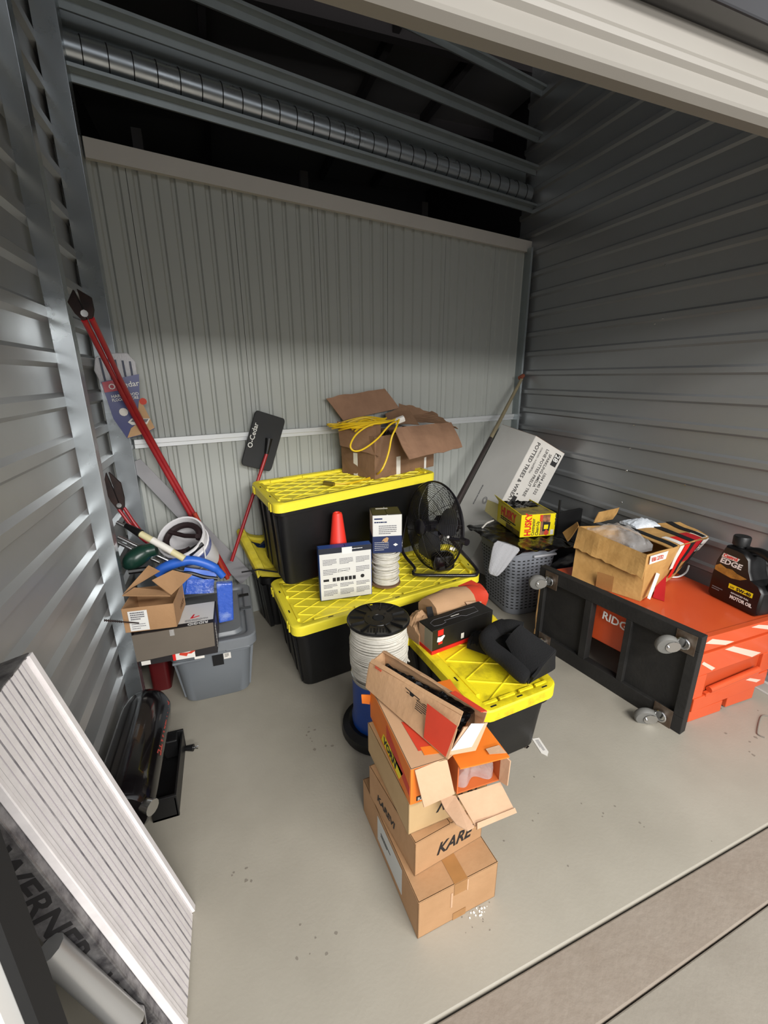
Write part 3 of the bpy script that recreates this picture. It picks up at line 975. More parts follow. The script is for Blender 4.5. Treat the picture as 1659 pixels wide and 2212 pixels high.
# lid corner scrap near the front
b = MB().sheet([(0.0999, 2.5686, 0.4200), (0.2232, 2.6707, 0.4300), (0.3375, 2.5014, 0.4300), (0.3086, 2.4644, 0.4200)], 0.03, nx=8, ny=4, warp=0.03, seed=4)
wb(b, bt, 'lid_shard', M_yellow_dusty)
bcb = thing('black_cable', 'thin black cable lying across the front of the buckled yellow lid', 'cord', (0.2039, 2.4897, 0.4500))
wb(MB().tube([Vector(p) for p in ((-0.0007, 2.5506, 0.4500), (0.1005, 2.5325, 0.4600), (0.2006, 2.4540, 0.4600), (0.3044, 2.4253, 0.4500), (0.4309, 2.5110, 0.4300))], 0.005, 8), bcb, 'cable_run', M_black_pl, smooth=True)
bg = thing('bin_bag', 'black plastic bag stuffed behind the buckled lid beside the dust mop handle', 'bag', (0.16, 2.80, 0.40))
MB().heap([(-0.06, 0.0, 0), (0.2, 0.02, 0), (0.2, 0.08, 0), (-0.02, 0.05, 0)], lambda u, v: 0.05 + 0.17 * math.sin(PI * min(1, 0.1 + v)) * (0.35 + 0.8 * u) + 0.03 * noise.noise(Vector((u * 5, v * 6, 0))), 16, 12).build('bag_film', M_black_matte, bg, smooth=True)

# grey tote at the left
gt, mpg, Lg, Wg = tote('storage_tote', 'grey storage tote with rounded grey lid by the left wall, under the tool cartons', [(-0.383, 1.985), (0.037, 1.99), (0.035, 2.61), (-0.388, 2.6)], 0, 0.35, M_grey_pl, M_grey_lid, lidkind='plain', inset=0.055)
b = MB()
b.loft([[(p[0], p[1], 0.333) for p in rrect(Lg - 0.12, Wg - 0.14, 0.05, 5, 0.06, 0.07)], [(p[0], p[1], 0.352) for p in rrect(Lg - 0.14, Wg - 0.16, 0.045, 5, 0.07, 0.08)]])
b.build('raised_lid_panel', M_grey_lid, gt, smooth=True)
MB().box((0.36, 0.44, 0.349), (0.412, 0.47, 0.353)).build('lid_groove', M_black_matte, gt)
MB().box((0.36, 0.28, 0.349), (0.414, 0.31, 0.353)).build('lid_groove', mat('grey_dark_plastic', '#4b4f53', 0.5), gt)
decal(gt, frame((0.205, 0.031, 0.205), (1, 0, 0), (0, -1, -0.13)), 0.05, 0.085, M_black_matte, 'black_tape')
decal(gt, frame((0.257, 0.028, 0.235), (1, 0, 0), (0, -1, -0.13)), 0.034, 0.05, M_label, 'barcode_sticker')
textlines(gt, frame((0.262, 0.0262, 0.245), (1, 0, 0), (0, -1, -0.13)), 0.02, 0.022, 5, M_ink, 4)
MB().box((0.03, 0.01, 0.262), (0.16, 0.03, 0.275)).box((0.27, 0.008, 0.285), (0.385, 0.03, 0.297)).build('handle_ridge', M_grey_pl, gt, bevel=0.004)
# red and dark clutter glimpsed under the overhanging carton
rc = thing('red_container', 'dark red container in shadow between the left stud and the grey tote', 'container', (-0.5, 2.2, 0.0))
MB().loft([[(p[0], p[1], 0) for p in rrect(0.09, 0.2, 0.02)], [(p[0], p[1], 0.3) for p in rrect(0.09, 0.2, 0.02)], [(p[0] * .5 + .02, p[1] * .6 + .04, 0.34) for p in rrect(0.09, 0.2, 0.02)]]).build('container_body', mat('dark_red', '#5e1518', 0.4), rc, smooth=True)
MB().lathe([(0.02, 0.34), (0.02, 0.355)], 16, c=(0.045, 0.1, 0)).build('cap', M_black_pl, rc)

# ---------------------------------------------------------------- open carton with the yellow cord, on the raised tote
oc = carton('cardboard_box', 'open brown carton with torn flaps on the raised yellow-lidded tote, a yellow cord spilling out', 0.86, 2.60, 0.937, 26, 0.60, 0.32, 0.27, m=M_card_dk, mi=M_card_dki, top='open', warp=0.006)
dO = (0.60, 0.32, 0.27)
for ch in list(oc.children):
    if ch.name.startswith('flap'):
        bpy.data.objects.remove(ch)
wb(MB().sheet([(0.7430, 2.9000, 1.2861), (1.1800, 3.0000, 1.3471), (1.0965, 3.0800, 1.4867), (0.6338, 2.9300, 1.4365)], 0.005, nx=10, ny=6, warp=0.008, seed=2, edge=0.01), oc, 'flap', M_card_dki)
wb(MB().sheet([(0.9785, 2.5800, 1.2601), (1.5133, 2.8300, 1.2524), (1.5654, 2.7400, 1.0778), (1.0397, 2.4600, 1.0707)], 0.005, nx=10, ny=6, warp=0.01, seed=5, edge=0.01), oc, 'flap', M_card_dki)
wb(MB().sheet([(0.6840, 2.8400, 1.2874), (0.9004, 2.6000, 1.2782), (0.8887, 2.5700, 1.0851), (0.6903, 2.8000, 1.1330)], 0.005, nx=10, ny=6, warp=0.008, seed=7, edge=0.006), oc, 'flap', M_card_dk)
wb(MB().sheet([(1.1584, 2.9800, 1.2746), (1.5537, 2.8400, 1.2173), (1.5880, 2.8600, 1.2007), (1.4475, 3.0000, 1.3201)], 0.005, nx=10, ny=6, warp=0.02, seed=9, edge=0.02), oc, 'flap', M_card_dk)
wb(MB().sheet([(1.1804, 3.0000, 1.2722), (1.4637, 2.9500, 1.2334), (1.4475, 3.0000, 1.3201), (1.1954, 3.0400, 1.3899)], 0.005, nx=10, ny=6, warp=0.02, seed=12, edge=0.02), oc, 'flap', M_card_dk)
decal(oc, face_frame('F', dO, 0.2, 0.0), 0.04, 0.12, M_label, 'white_tape_strip')
decal(oc, face_frame('F', dO, 0.49, 0.0), 0.022, 0.12, M_label, 'white_tape_strip')
decal(oc, face_frame('L', dO, 0.12, 0.0), 0.04, 0.15, M_label, 'white_tape_strip')
cc = thing('box_contents', 'tangle of dark bits filling the open brown carton', 'clutter', oc.location + Vector((0.1, 0.12, 0.02)), 26)
b = MB()
rs = random.Random(11)
b.heap([(-0.12, -0.045, 0), (0.43, -0.045, 0), (0.43, 0.235, 0), (-0.12, 0.235, 0)], lambda u, v: 0.205 + 0.05 * noise.noise(Vector((u * 14, v * 9, 1))), 24, 12)
b.build('dark_heap', mat('brown_scraps', '#2e231d', 0.8, var=0.9, vscale=16, col2='#5a4434'), cc, kind='stuff')
for k in range(7):
    x, y = 0.05 + 0.05 * k, 0.03 + 0.12 * rs.random()
    MB().tube([(x, y, 0.18), (x + 0.02, y, 0.26), (x + 0.05, y + 0.03, 0.25)], 0.006, 6).build('small_part', M_black_gloss if k % 2 else M_steelworn, cc)
wb(MB().sheet([(1.0743, 3.0000, 1.3145), (1.2360, 2.9800, 1.3597), (1.2843, 2.8800, 1.2433), (1.0586, 2.9000, 1.2436)], 0.005, nx=6, ny=6, warp=0.02, seed=22), oc, 'flap', M_card_dk)
# yellow extension cord
ec = thing('extension_lead', 'yellow extension cord coiled on the open brown carton with its end on the lid', 'cord', (1.0482, 2.6800, 1.2826))


def smooth_path(pts, n=8):
    P = [Vector(p) for p in pts]
    P = [2 * P[0] - P[1]] + P + [2 * P[-1] - P[-2]]
    out = []
    for i in range(1, len(P) - 2):
        for k in range(n):
            t = k / n
            a, b_, c, d = P[i - 1], P[i], P[i + 1], P[i + 2]
            out.append(0.5 * ((2 * b_) + (c - a) * t + (2 * a - 5 * b_ + 4 * c - d) * t * t + (3 * b_ - 3 * c + d - a) * t ** 3))
    out.append(P[-2])
    return out


M_cord = mat('yellow_cord', '#e8c21a', 0.45)
wb(MB().tube(smooth_path([(1.0245, 2.6600, 1.3056), (0.9328, 2.5800, 1.2957), (0.8215, 2.5600, 1.2850), (0.7361, 2.5700, 1.2323), (0.6995, 2.5800, 1.1660), (0.7191, 2.5700, 1.1325), (0.7751, 2.5600, 1.1421), (0.8616, 2.5500, 1.2009), (0.9466, 2.5600, 1.2802), (1.0310, 2.6200, 1.3001)]), 0.0055, 8), ec, 'cord_loop', M_cord, smooth=True)
wb(MB().tube(smooth_path([(1.0231, 2.6000, 1.3077), (0.9823, 2.5500, 1.2602), (0.9476, 2.5300, 1.2077), (0.9294, 2.5300, 1.1235), (0.9049, 2.5300, 1.0531), (0.8742, 2.5300, 1.0029), (0.8757, 2.6641, 0.9460), (0.7579, 2.5651, 0.9460), (0.6574, 2.5228, 0.9460), (0.5780, 2.5269, 0.9460)]), 0.0058, 8), ec, 'cord_tail', M_cord, smooth=True)
for k in range(9):
    a = 0.012 * k
    pts = [(1.0340, 2.6600, 1.2994), (0.80 - 0.012 * k, 2.66 + 0.03 * math.sin(k), 1.262 + 0.008 * (k % 4)), (0.76 - 0.02 * k + 0.01 * (k % 3), 2.68 + 0.02 * k, 1.235 + 0.012 * (k % 5)), (0.84, 2.72 + 0.01 * k, 1.27 + 0.014 * (k % 4)), (0.93 + 0.006 * k, 2.70, 1.262 + 0.006 * k)]
    wb(MB().tube(smooth_path(pts, 6), 0.005, 7), ec, 'cord_coil', M_cord, smooth=True)
wb(MB().tube([(1.0151, 2.6600, 1.2856), (1.0785, 2.6600, 1.3067)], 0.022, 8), ec, 'cord_tie', M_label)
wb(MB().tube([(0.5742, 2.5104, 0.9500), (0.5222, 2.5555, 0.9500)], [0.012, 0.016], 10), ec, 'socket_end', mat('clear_brown_plug', '#6a5a20', 0.3), smooth=True)

# ---------------------------------------------------------------- traffic cone
co = thing('traffic_cone', 'small orange traffic cone behind the white printed box', 'cone', (0.528, 2.262, 0.396))
prof = [(0.085, 0.0), (0.083, 0.02), (0.075, 0.03), (0.028, 0.44), (0.024, 0.452), (0.017, 0.455), (0.013, 0.45), (0.012, 0.40)]
MB().lathe(prof, 28).build('cone_body', M_cone, co, smooth=True)
MB().loft([[(p[0] - 0.09, p[1] - 0.09, 0.0) for p in rrect(0.18, 0.18, 0.03)], [(p[0] - 0.09, p[1] - 0.09, 0.018) for p in rrect(0.18, 0.18, 0.03)]]).build('cone_base', M_cone, co, bevel=0.003)

# ---------------------------------------------------------------- white printed flat box standing up
ib = carton('product_box', 'flat white finely printed box with blue edge standing on the middle yellow lid', 0.389, 2.135, 0.396, -3.3, 0.289, 0.054, 0.302, m=M_blue_print, mi=M_whitebox, top='closed')
dI = (0.289, 0.054, 0.302)
decal(ib, face_frame('F', dI, 0.004, 0.003), 0.281, 0.268, M_whitebox, 'white_back_print')
decal(ib, face_frame('F', dI, 0.125, 0.262, off=0.0018), 0.055, 0.038, M_white, 'white_tab')
decal(ib, face_frame('F', dI, 0.0, 0.271, off=0.001), 0.289, 0.031, mat('dark_blue_band', '#1f2330', 0.5), 'dark_band')
k = 0
for cx in (0.02, 0.11, 0.2):
    for (vy, vh, rows) in ((0.205, 0.035, 5), (0.148, 0.035, 4) if cx != 0.11 else (0.195, 0.0, 0), (0.07, 0.025, 3), (0.025, 0.035, 5)):
        if rows:
            k += 1
            textlines(ib, face_frame('F', dI, cx, vy, off=0.0018), 0.075, vh, rows, M_inkgrey, k)
ic = MB()
ff = face_frame('F', dI, 0.0, 0.0, off=0.0018)
rs = random.Random(3)
for k in range(6):
    x = 0.07 + k * 0.022
    ic.box((x, 0.108, 0), (x + 0.017, 0.130, 0.0004), ff)
ic.box((0.02, 0.112, 0), (0.05, 0.125, 0.0004), ff)
ic.loft([[ff @ Vector((0.235 + 0.011 * math.cos(a * PI / 6), 0.122 + 0.011 * math.sin(a * PI / 6), z)) for a in range(12)] for z in (0, 0.0004)])
ic.build('black_pictogram', M_ink, ib)
dr = MB()
for a, c_ in (((0.10, 0.172), (0.16, 0.160)), ((0.10, 0.160), (0.165, 0.172)), ((0.105, 0.176), (0.165, 0.178)), ((0.165, 0.178), (0.165, 0.165)), ((0.105, 0.176), (0.10, 0.160))):
    dr.tube([ff @ Vector((*a, 0.0005)), ff @ Vector((*c_, 0.0005))], 0.0008, 4)
dr.build('line_drawing', M_ink, ib)
textlines(ib, face_frame('F', dI, 0.18, 0.283, off=0.002), 0.09, 0.008, 1, M_white, 8)

# ---------------------------------------------------------------- small cable reel with a white and navy box on it
sr = thing('cable_reel', 'small reel of white cable on a cardboard disc under the white and navy box', 'reel', (0.80, 2.235, 0.396))
MB().lathe([(0.088, 0), (0.088, 0.006)], 28).build('reel_disc', M_card_dk, sr)
b = MB()
rs = random.Random(6)
for k in range(22):
    rr_ = 0.070 + 0.005 * math.sin(k * 1.3) + 0.004 * rs.random()
    c = circle((0.004 * rs.uniform(-1, 1), 0, 0.014 + k * 0.0088), rr_, 28, (1, 0, rs.uniform(-0.06, 0.06)), (0, 1, rs.uniform(-0.06, 0.06)))
    b.tube(c, 0.0055, 6, closed=True)
b.build('wound_cable', M_wire, sr, smooth=True, kind='stuff')
MB().lathe([(0.064, 0.006), (0.066, 0.205)], 24).build('cable_core', M_wire, sr)
gb = carton('product_box', 'upright white and navy box standing on the small cable reel', 0.706, 2.185, 0.612, -12, 0.165, 0.15, 0.225, m=M_whitebox, mi=M_whitebox)
dG = (0.165, 0.15, 0.225)
decal(gb, face_frame('F', dG, 0.0, 0.0), 0.165, 0.10, M_navy_print, 'navy_panel')
for o_ in [c for c in gb.children if c.name.startswith('top_flap')]:
    o_.data.materials[0] = mat('dark_top_print', '#2c2b2a', 0.45)
decal(gb, face_frame('L', dG, 0.0, 0.0), 0.15, 0.10, M_navy_print, 'navy_panel')
decal(gb, face_frame('F', dG, 0.01, 0.198, off=0.001), 0.045, 0.008, M_navy_print, 'printed_patch')
decal(gb, face_frame('T', dG, 0.03, 0.11), 0.07, 0.018, M_label, 'barcode_label')
textlines(gb, face_frame('F', dG, 0.01, 0.175, off=0.001), 0.11, 0.012, 1, M_navy_print, 9, 0.6)
textlines(gb, face_frame('F', dG, 0.035, 0.11, off=0.001), 0.1, 0.055, 5, M_inkgrey, 4)
textlines(gb, face_frame('F', dG, 0.01, 0.015, off=0.0018), 0.08, 0.055, 5, M_label, 4, 0.2)
decal(gb, face_frame('F', dG, 0.05, 0.068, off=0.0018), 0.04, 0.02, M_tan, 'torn_patch', poly=[(0, 0), (0.012, 0.004), (0.018, -0.006), (0.034, 0.0), (0.04, 0.02), (0.03, 0.026), (0.01, 0.016)])
decal(gb, face_frame('F', dG, 0.115, 0.038, off=0.0018), 0.03, 0.02, M_white, 'diamond_mark', poly=[(0, 0.009), (0.014, 0.0), (0.028, 0.009), (0.014, 0.018)])

# ---------------------------------------------------------------- floor fan on the middle tote
FC = Vector((1.12, 2.27, 0.70))
fn = Vector((-0.97, -0.21, 0.10)).normalized()
ft = Vector((-0.21, 0.97, 0)).normalized()
ft = (ft - fn * ft.dot(fn)).normalized()
fu = fn.cross(ft)
if fu.z < 0:
    fu = -fu
fan = thing('floor_fan', 'black wire-caged floor fan with tube stand on the middle yellow lid', 'fan', (1.165, 2.30, 0.396))
M_fan = mat('fan_black', '#17151a', 0.28, coat=0.3)


def grille(side):
    b = MB()
    RR = 0.265
    dep = 0.095 if side > 0 else 0.085
    def pr(r):
        return dep * (1 - (r / RR) ** 2.6)
    n = 24
    for k in range(n):
        r_ = 0.045 + (RR - 0.045) * k / (n - 1)
        b.tube(circle(FC + fn * side * pr(r_), r_, 48, ft, fu), 0.0014, 4, closed=True)
    for k in range(12):
        a = 2 * PI * k / 12
        path = []
        for j in range(9):
            r_ = 0.045 + (RR - 0.045) * j / 8
            aa = a + (0.25 * (r_ / RR) * side)
            path.append(FC + fn * side * (pr(r_) + 0.002) + (ft * math.cos(aa) + fu * math.sin(aa)) * r_)
        b.tube(path, 0.0016, 4)
    return b


wb(grille(1), fan, 'front_grille', M_fan)
wb(grille(-1), fan, 'rear_grille', M_fan)
wb(MB().tube(circle(FC, 0.267, 56, ft, fu), 0.006, 8, closed=True), fan, 'cage_rim', M_fan, smooth=True)
wb(MB().loft([circle(FC + fn * 0.08, 0.046, 24, ft, fu), circle(FC + fn * 0.104, 0.05, 24, ft, fu), circle(FC + fn * 0.108, 0.044, 24, ft, fu)]), fan, 'badge_disc', M_fan, smooth=True)
wb(MB().tube([FC - fn * 0.02, FC + fn * 0.04], 0.035, 20), fan, 'hub', M_fan, smooth=True)
wb(MB().tube([FC - fn * 0.17, FC - fn * 0.16, FC - fn * 0.05], [0.04, 0.06, 0.062], 20), fan, 'motor', M_black_gloss, smooth=True)
for k in range(3):
    a0 = 2 * PI * k / 3 + 0.5
    rings = []
    for j in range(9):
        r_ = 0.03 + 0.19 * j / 8
        w = 0.28 + 0.5 * math.sin(PI * min(1, j / 8 * 0.8 + 0.15))
        ring = []
        for q_ in (-1, -0.3, 0.3, 1):
            aa = a0 + w * q_ * 0.8 + 0.2 * j / 8
            ring.append(FC + (ft * math.cos(aa) + fu * math.sin(aa)) * r_ + fn * (0.02 * q_ * (1.2 - j / 16) + 0.001))
        for q_ in (1, 0.3, -0.3, -1):
            aa = a0 + w * q_ * 0.8 + 0.2 * j / 8
            ring.append(FC + (ft * math.cos(aa) + fu * math.sin(aa)) * r_ + fn * (0.02 * q_ * (1.2 - j / 16) - 0.001))
        rings.append(ring)
    wb(MB().loft(rings), fan, 'fan_blade', mat('blade_grey', '#55565c', 0.35, metal=0.5), smooth=True)
PA = FC - ft * 0.272 - fu * 0.01
PBk = FC + ft * 0.272 - fu * 0.01
st = MB().tube(smooth_path([(1.1223, 2.0600, 0.6923), (1.2249, 2.0850, 0.5783), (1.3822, 2.1859, 0.4140), (1.3451, 2.1131, 0.4140), (1.3034, 2.1075, 0.4140), (1.1514, 2.1630, 0.4140), (0.9965, 2.2266, 0.4140), (0.9911, 2.2708, 0.4140)], 6), 0.0105, 10)
wb(st, fan, 'tube_stand', M_fan, smooth=True)
wb(MB().tube(smooth_path([(0.9911, 2.2708, 0.4140), (1.03, 2.34, 0.41), (1.01, 2.50, 0.48), tuple(PBk)], 6), 0.0105, 10), fan, 'tube_stand', M_fan, smooth=True)
wb(MB().tube(smooth_path([tuple(PA), (1.1223, 2.0600, 0.6923)], 3), 0.010, 8), fan, 'pivot_arm', M_fan)
wb(MB().tube([PA + ft * 0.01, PA - ft * 0.03], 0.02, 14), fan, 'tilt_knob', M_fan)
wb(MB().lathe([(0.0, -0.01), (0.008, -0.004), (0.008, 0.004), (0.0, 0.01)], 10, c=tuple(Vector((1.1156, 2.0700, 0.6980))), caps=False), fan, 'knob_cap', M_white)
wb(MB().sheet([(1.1249, 2.0500, 0.6454), (1.1548, 2.0500, 0.6329), (1.1468, 2.0500, 0.6171), (1.1169, 2.0500, 0.6298)], 0.001), fan, 'hang_tag', M_label)
# glossy switch housing low on the cage
sc_ = Vector((1.1305, 2.1600, 0.5122))
b = MB()
pr_ = rrect(0.14, 0.10, 0.03, 4, -0.07, -0.05)
b.loft([[sc_ + Vector((p[0] * q, p[1] * q, z)) for p in pr_] for q, z in ((0.75, -0.05), (0.98, -0.035), (1.0, 0.01), (0.85, 0.045), (0.5, 0.058))])
wb(b, fan, 'switch_housing', M_black_gloss, smooth=True)

# ---------------------------------------------------------------- big wire spool on the blue drum
dr_ = thing('plastic_drum', 'blue plastic drum with black foot ring on the floor under the big wire spool', 'drum', (0.53, 1.575, 0))
MB().lathe([(0.122, 0.05), (0.125, 0.08), (0.118, 0.10), (0.119, 0.26), (0.115, 0.262)], 36).build('drum_body', M_blue_drum, dr_, smooth=True)
MB().lathe([(0.165, 0.0), (0.172, 0.012), (0.168, 0.04), (0.14, 0.055), (0.118, 0.05)], 36).build('foot_ring', M_black_pl, dr_, smooth=True)
MB().lathe([(0.12, 0.255), (0.123, 0.262), (0.123, 0.274), (0.115, 0.278)], 36).build('steel_band', M_chrome, dr_, smooth=True)
dr_.scale = (1, 1, 1.16)
ws = thing('wire_spool', 'large spool of white wire with round black flange, standing on the blue drum', 'spool', (0.53, 1.575, 0.323))
ws.scale = (1, 1, 0.85)
rs = random.Random(8)
MB().lathe([(0.11, 0.0), (0.112, 0.27)], 32).build('spool_core', M_wire, ws)
b = MB()
for k in range(34):
    z = 0.006 + k * 0.0082
    bul = 0.116 + 0.008 * math.sin(PI * k / 34) - 0.004 * (k / 34)
    c = circle((0.002 * rs.uniform(-1, 1), 0.002 * rs.uniform(-1, 1), z), bul + rs.uniform(-0.002, 0.003), 40, (1, 0, rs.uniform(-0.035, 0.035)), (0, 1, rs.uniform(-0.035, 0.035)))
    b.tube(c, 0.0045, 5, closed=True)
b.build('wound_wire', M_wire, ws, smooth=True, kind='stuff')
MB().tube(smooth_path([(0.12, -0.03, 0.05), (0.137, -0.02, 0.02), (0.14, 0.02, 0.015), (0.125, 0.05, 0.06)]), 0.0045, 6).build('loose_wire_end', M_wire, ws, smooth=True)
fl_ = MB().lathe([(0.024, 0.286), (0.131, 0.286), (0.135, 0.29), (0.135, 0.297), (0.131, 0.301), (0.125, 0.298), (0.064, 0.298), (0.062, 0.301), (0.026, 0.301), (0.024, 0.297)], 48, caps=False)
fl_.loft([circle((0, 0, 0.286), 0.024, 48, (1, 0, 0), (0, 1, 0)), circle((0, 0, 0.297), 0.024, 48, (1, 0, 0), (0, 1, 0))], False, False)
flg = fl_.build('top_flange', mat('spool_black', '#161616', 0.28), ws, smooth=True)
for k in range(12):
    a = 2 * PI * k / 12 + 0.1
    X = Matrix.Rotation(a, 4, 'Z')
    MB().box((0.066, -0.0025, 0.298), (0.122, 0.0025, 0.3055), X).build('flange_rib', MATS['spool_black'], flg)
MB().tube([(0, 0, 0.2975), (0, 0, 0.3015)], 0.0225, 24).build('arbor_hole', mat('deep_black', '#050505', 0.9), flg)
for k in range(3):
    a = 2 * PI * k / 3 + 0.5
    MB().tube([(0.042 * math.cos(a), 0.042 * math.sin(a), 0.299), (0.042 * math.cos(a), 0.042 * math.sin(a), 0.3018)], 0.006, 12).build('drive_hole', MATS['deep_black'], flg)
X = Matrix.Rotation(R(-20), 4, 'Z')
b = MB()
for rowy in (0.078, 0.089, 0.1, -0.085, -0.096, -0.107):
    for k in range(7):
        x = -0.045 + k * 0.0125
        b.box((x, rowy, 0.298), (x + 0.009, rowy + 0.007, 0.2995), X)
b.build('moulded_lettering', M_black_pl, flg, kind='stuff')
decal(flg, Matrix.Translation((0.0, 0.115, 0.299)), 0.012, 0.006, M_yellow_print, 'yellow_dot')

# ---------------------------------------------------------------- on the small front tote
rb = thing('product_box', 'black tool carton with red base and red badge on the dirty yellow lid', 'box', (0.79, 1.575, 0.331), 11)
dR = (0.37, 0.105, 0.125)
MB().box((0, 0, 0.018), (0.37, 0.105, 0.125)).build('carton_body', mat('black_carton', '#1b1a19', 0.35, var=0.4, vscale=12, col2='#2b2925'), rb, bevel=0.0015)
MB().box((-0.004, -0.003, 0), (0.374, 0.108, 0.018)).build('red_base', M_redbright, rb, bevel=0.001)
decal(rb, face_frame('L', dR, 0.0, 0.018), 0.045, 0.1, M_card_in, 'bare_cardboard')
decal(rb, face_frame('L', dR, 0.045, 0.018), 0.06, 0.1, mat('olive_grey_label', '#9a9580', 0.6), 'printed_patch')
decal(rb, face_frame('F', dR, 0.03, 0.088), 0.032, 0.03, M_redbright, 'red_badge')
decal(rb, face_frame('F', dR, 0.026, 0.055), 0.05, 0.03, M_white, 'white_badge', poly=[(0, 0.004), (0.012, 0), (0.03, 0.002), (0.036, 0.012), (0.046, 0.024), (0.04, 0.03), (0.02, 0.024), (0.004, 0.028)])
decal(rb, face_frame('F', dR, 0.034, 0.042), 0.024, 0.012, M_redbright, 'red_badge')
decal(rb, face_frame('F', dR, 0.17, 0.03), 0.018, 0.028, M_label, 'white_patch')
b = MB()
ff = face_frame('T', dR, 0, 0)
prs = [(0.03, 0.03), (0.07, 0.022), (0.1, 0.03), (0.1, 0.045), (0.2, 0.04), (0.22, 0.025), (0.3, 0.03), (0.31, 0.07), (0.2, 0.08), (0.15, 0.07), (0.06, 0.075), (0.03, 0.06), (0.03, 0.03)]
for a, c_ in zip(prs[:-1], prs[1:]):
    b.tube([ff @ Vector((*a, 0.0003)), ff @ Vector((*c_, 0.0003))], 0.0007, 4)
b.build('outline_drawing', M_inkgrey, rb)
decal(rb, face_frame('T', dR, 0.15, 0.055), 0.05, 0.004, M_label, 'white_patch')
sl = MB().sheet([(0.36, 0.105, 0.02), (0.385, 0.09, 0.02), (0.385, 0.1, 0.12), (0.3, 0.125, 0.13)], 0.003)
sl.build('sleeve_edge', M_card_in, rb)

kr = thing('paper_roll', 'crushed kraft cardboard sleeve with a red end, behind the black tool carton', 'packaging', (0.80, 1.77, 0.331), 15)
b = MB()
rings = []
for k in range(15):
    t_ = k / 14
    x = 0.07 + 0.37 * t_
    w = 0.078 + 0.012 * math.sin(t_ * 5)
    h = 0.125 + 0.02 * math.sin(t_ * 4 + 0.5)
    rings.append([(x + 0.012 * noise.noise(Vector((a, k * 0.4, 0))), math.cos(a * PI / 8) * w + 0.012 * noise.noise(Vector((a * 1.3, k * 0.35, 4))), 0.078 + h * 0.66 * (math.sin(a * PI / 8)) * (1.0 if math.sin(a * PI / 8) > 0 else 0.9) + 0.01 * noise.noise(Vector((a, k * 0.5, 9)))) for a in range(16)])
b.loft(rings[:11], True, False)
b.m(1)
b.loft(rings[10:], False, True)
b.build('kraft_sleeve', [MATS['cardboard_kraft'], M_red], kr, smooth=True)
b = MB().heap([(-0.06, -0.09, 0), (0.07, -0.06, 0), (0.07, 0.06, 0), (-0.06, 0.05, 0)], lambda u, v: 0.03 + 0.09 * math.sin(PI * (0.15 + 0.7 * u)) * math.sin(PI * (0.15 + 0.7 * v)) + 0.02 * noise.noise(Vector((u * 5, v * 5, 0))), 12, 12)
b.build('crumpled_end', MATS['cardboard_kraft'], kr)
MB().sheet([(0.35, 0.02, 0.13), (0.43, 0.0, 0.14), (0.42, 0.05, 0.15), (0.33, 0.06, 0.14)], 0.003, nx=5, ny=4, warp=0.02, seed=4).build('torn_flap', M_red, kr)
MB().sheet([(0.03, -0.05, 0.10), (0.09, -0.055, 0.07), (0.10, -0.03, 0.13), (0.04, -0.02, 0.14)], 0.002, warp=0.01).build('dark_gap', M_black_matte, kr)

bb = thing('canvas_bag', 'black canvas bag slumped over the right side of the dirty yellow lid', 'bag', (1.12, 1.40, 0.331))
# folded back panel
wb(MB().sheet([(1.0635, 1.2378, 0.3500), (1.2192, 1.2726, 0.4500), (1.1236, 1.3907, 0.5200), (1.0595, 1.4005, 0.4400)], 0.03, nx=14, ny=14, warp=0.02, seed=3, bend=0.015), bb, 'bag_panel', M_black_cloth, smooth=True)
# thick rolled edge
wb(MB().tube(smooth_path([(1.0576, 1.2336, 0.3750), (1.0413, 1.2910, 0.3900), (1.0293, 1.3580, 0.4000), (1.0006, 1.4237, 0.4200), (1.0066, 1.4654, 0.4400), (1.0651, 1.4737, 0.4700), (1.0969, 1.4349, 0.5000), (1.1409, 1.3950, 0.5000)], 6), [0.02, 0.03, 0.033, 0.034] + [0.035] * 30 + [0.03] * 9, 12), bb, 'rolled_edge', M_black_cloth, smooth=True)
wb(MB().sheet([(1.0777, 1.2491, 0.3400), (1.2484, 1.3044, 0.3400), (1.2238, 1.2780, 0.4500), (1.0636, 1.2155, 0.4000)], 0.012, nx=8, ny=8, warp=0.012, seed=8), bb, 'bag_side', M_black_cloth, smooth=True)
wb(MB().heap([(1.0330, 1.5223, 0.3320), (1.0830, 1.2611, 0.3320), (1.2808, 1.3574, 0.3320), (1.1990, 1.5980, 0.3320)], lambda u, v: 0.015 + 0.09 * math.sin(PI * (0.1 + 0.8 * v)) ** 0.7 * (0.75 + 0.25 * math.cos(u * 3)) + 0.012 * noise.noise(Vector((u * 6, v * 6, 0))), 18, 18), bb, 'bag_body', M_black_cloth, smooth=True)
wb(MB().heap([(0.9668, 1.5659, 0.3320), (1.0236, 1.4875, 0.3320), (1.1371, 1.5651, 0.3320), (1.0415, 1.6421, 0.3320)], lambda u, v: 0.02 + 0.05 * math.sin(PI * (0.1 + 0.8 * v)) * math.sin(PI * (0.1 + 0.8 * u)) + 0.02 * noise.noise(Vector((u * 9, v * 9, 0))), 12, 12), bb, 'bag_strap', M_black_cloth, smooth=True)

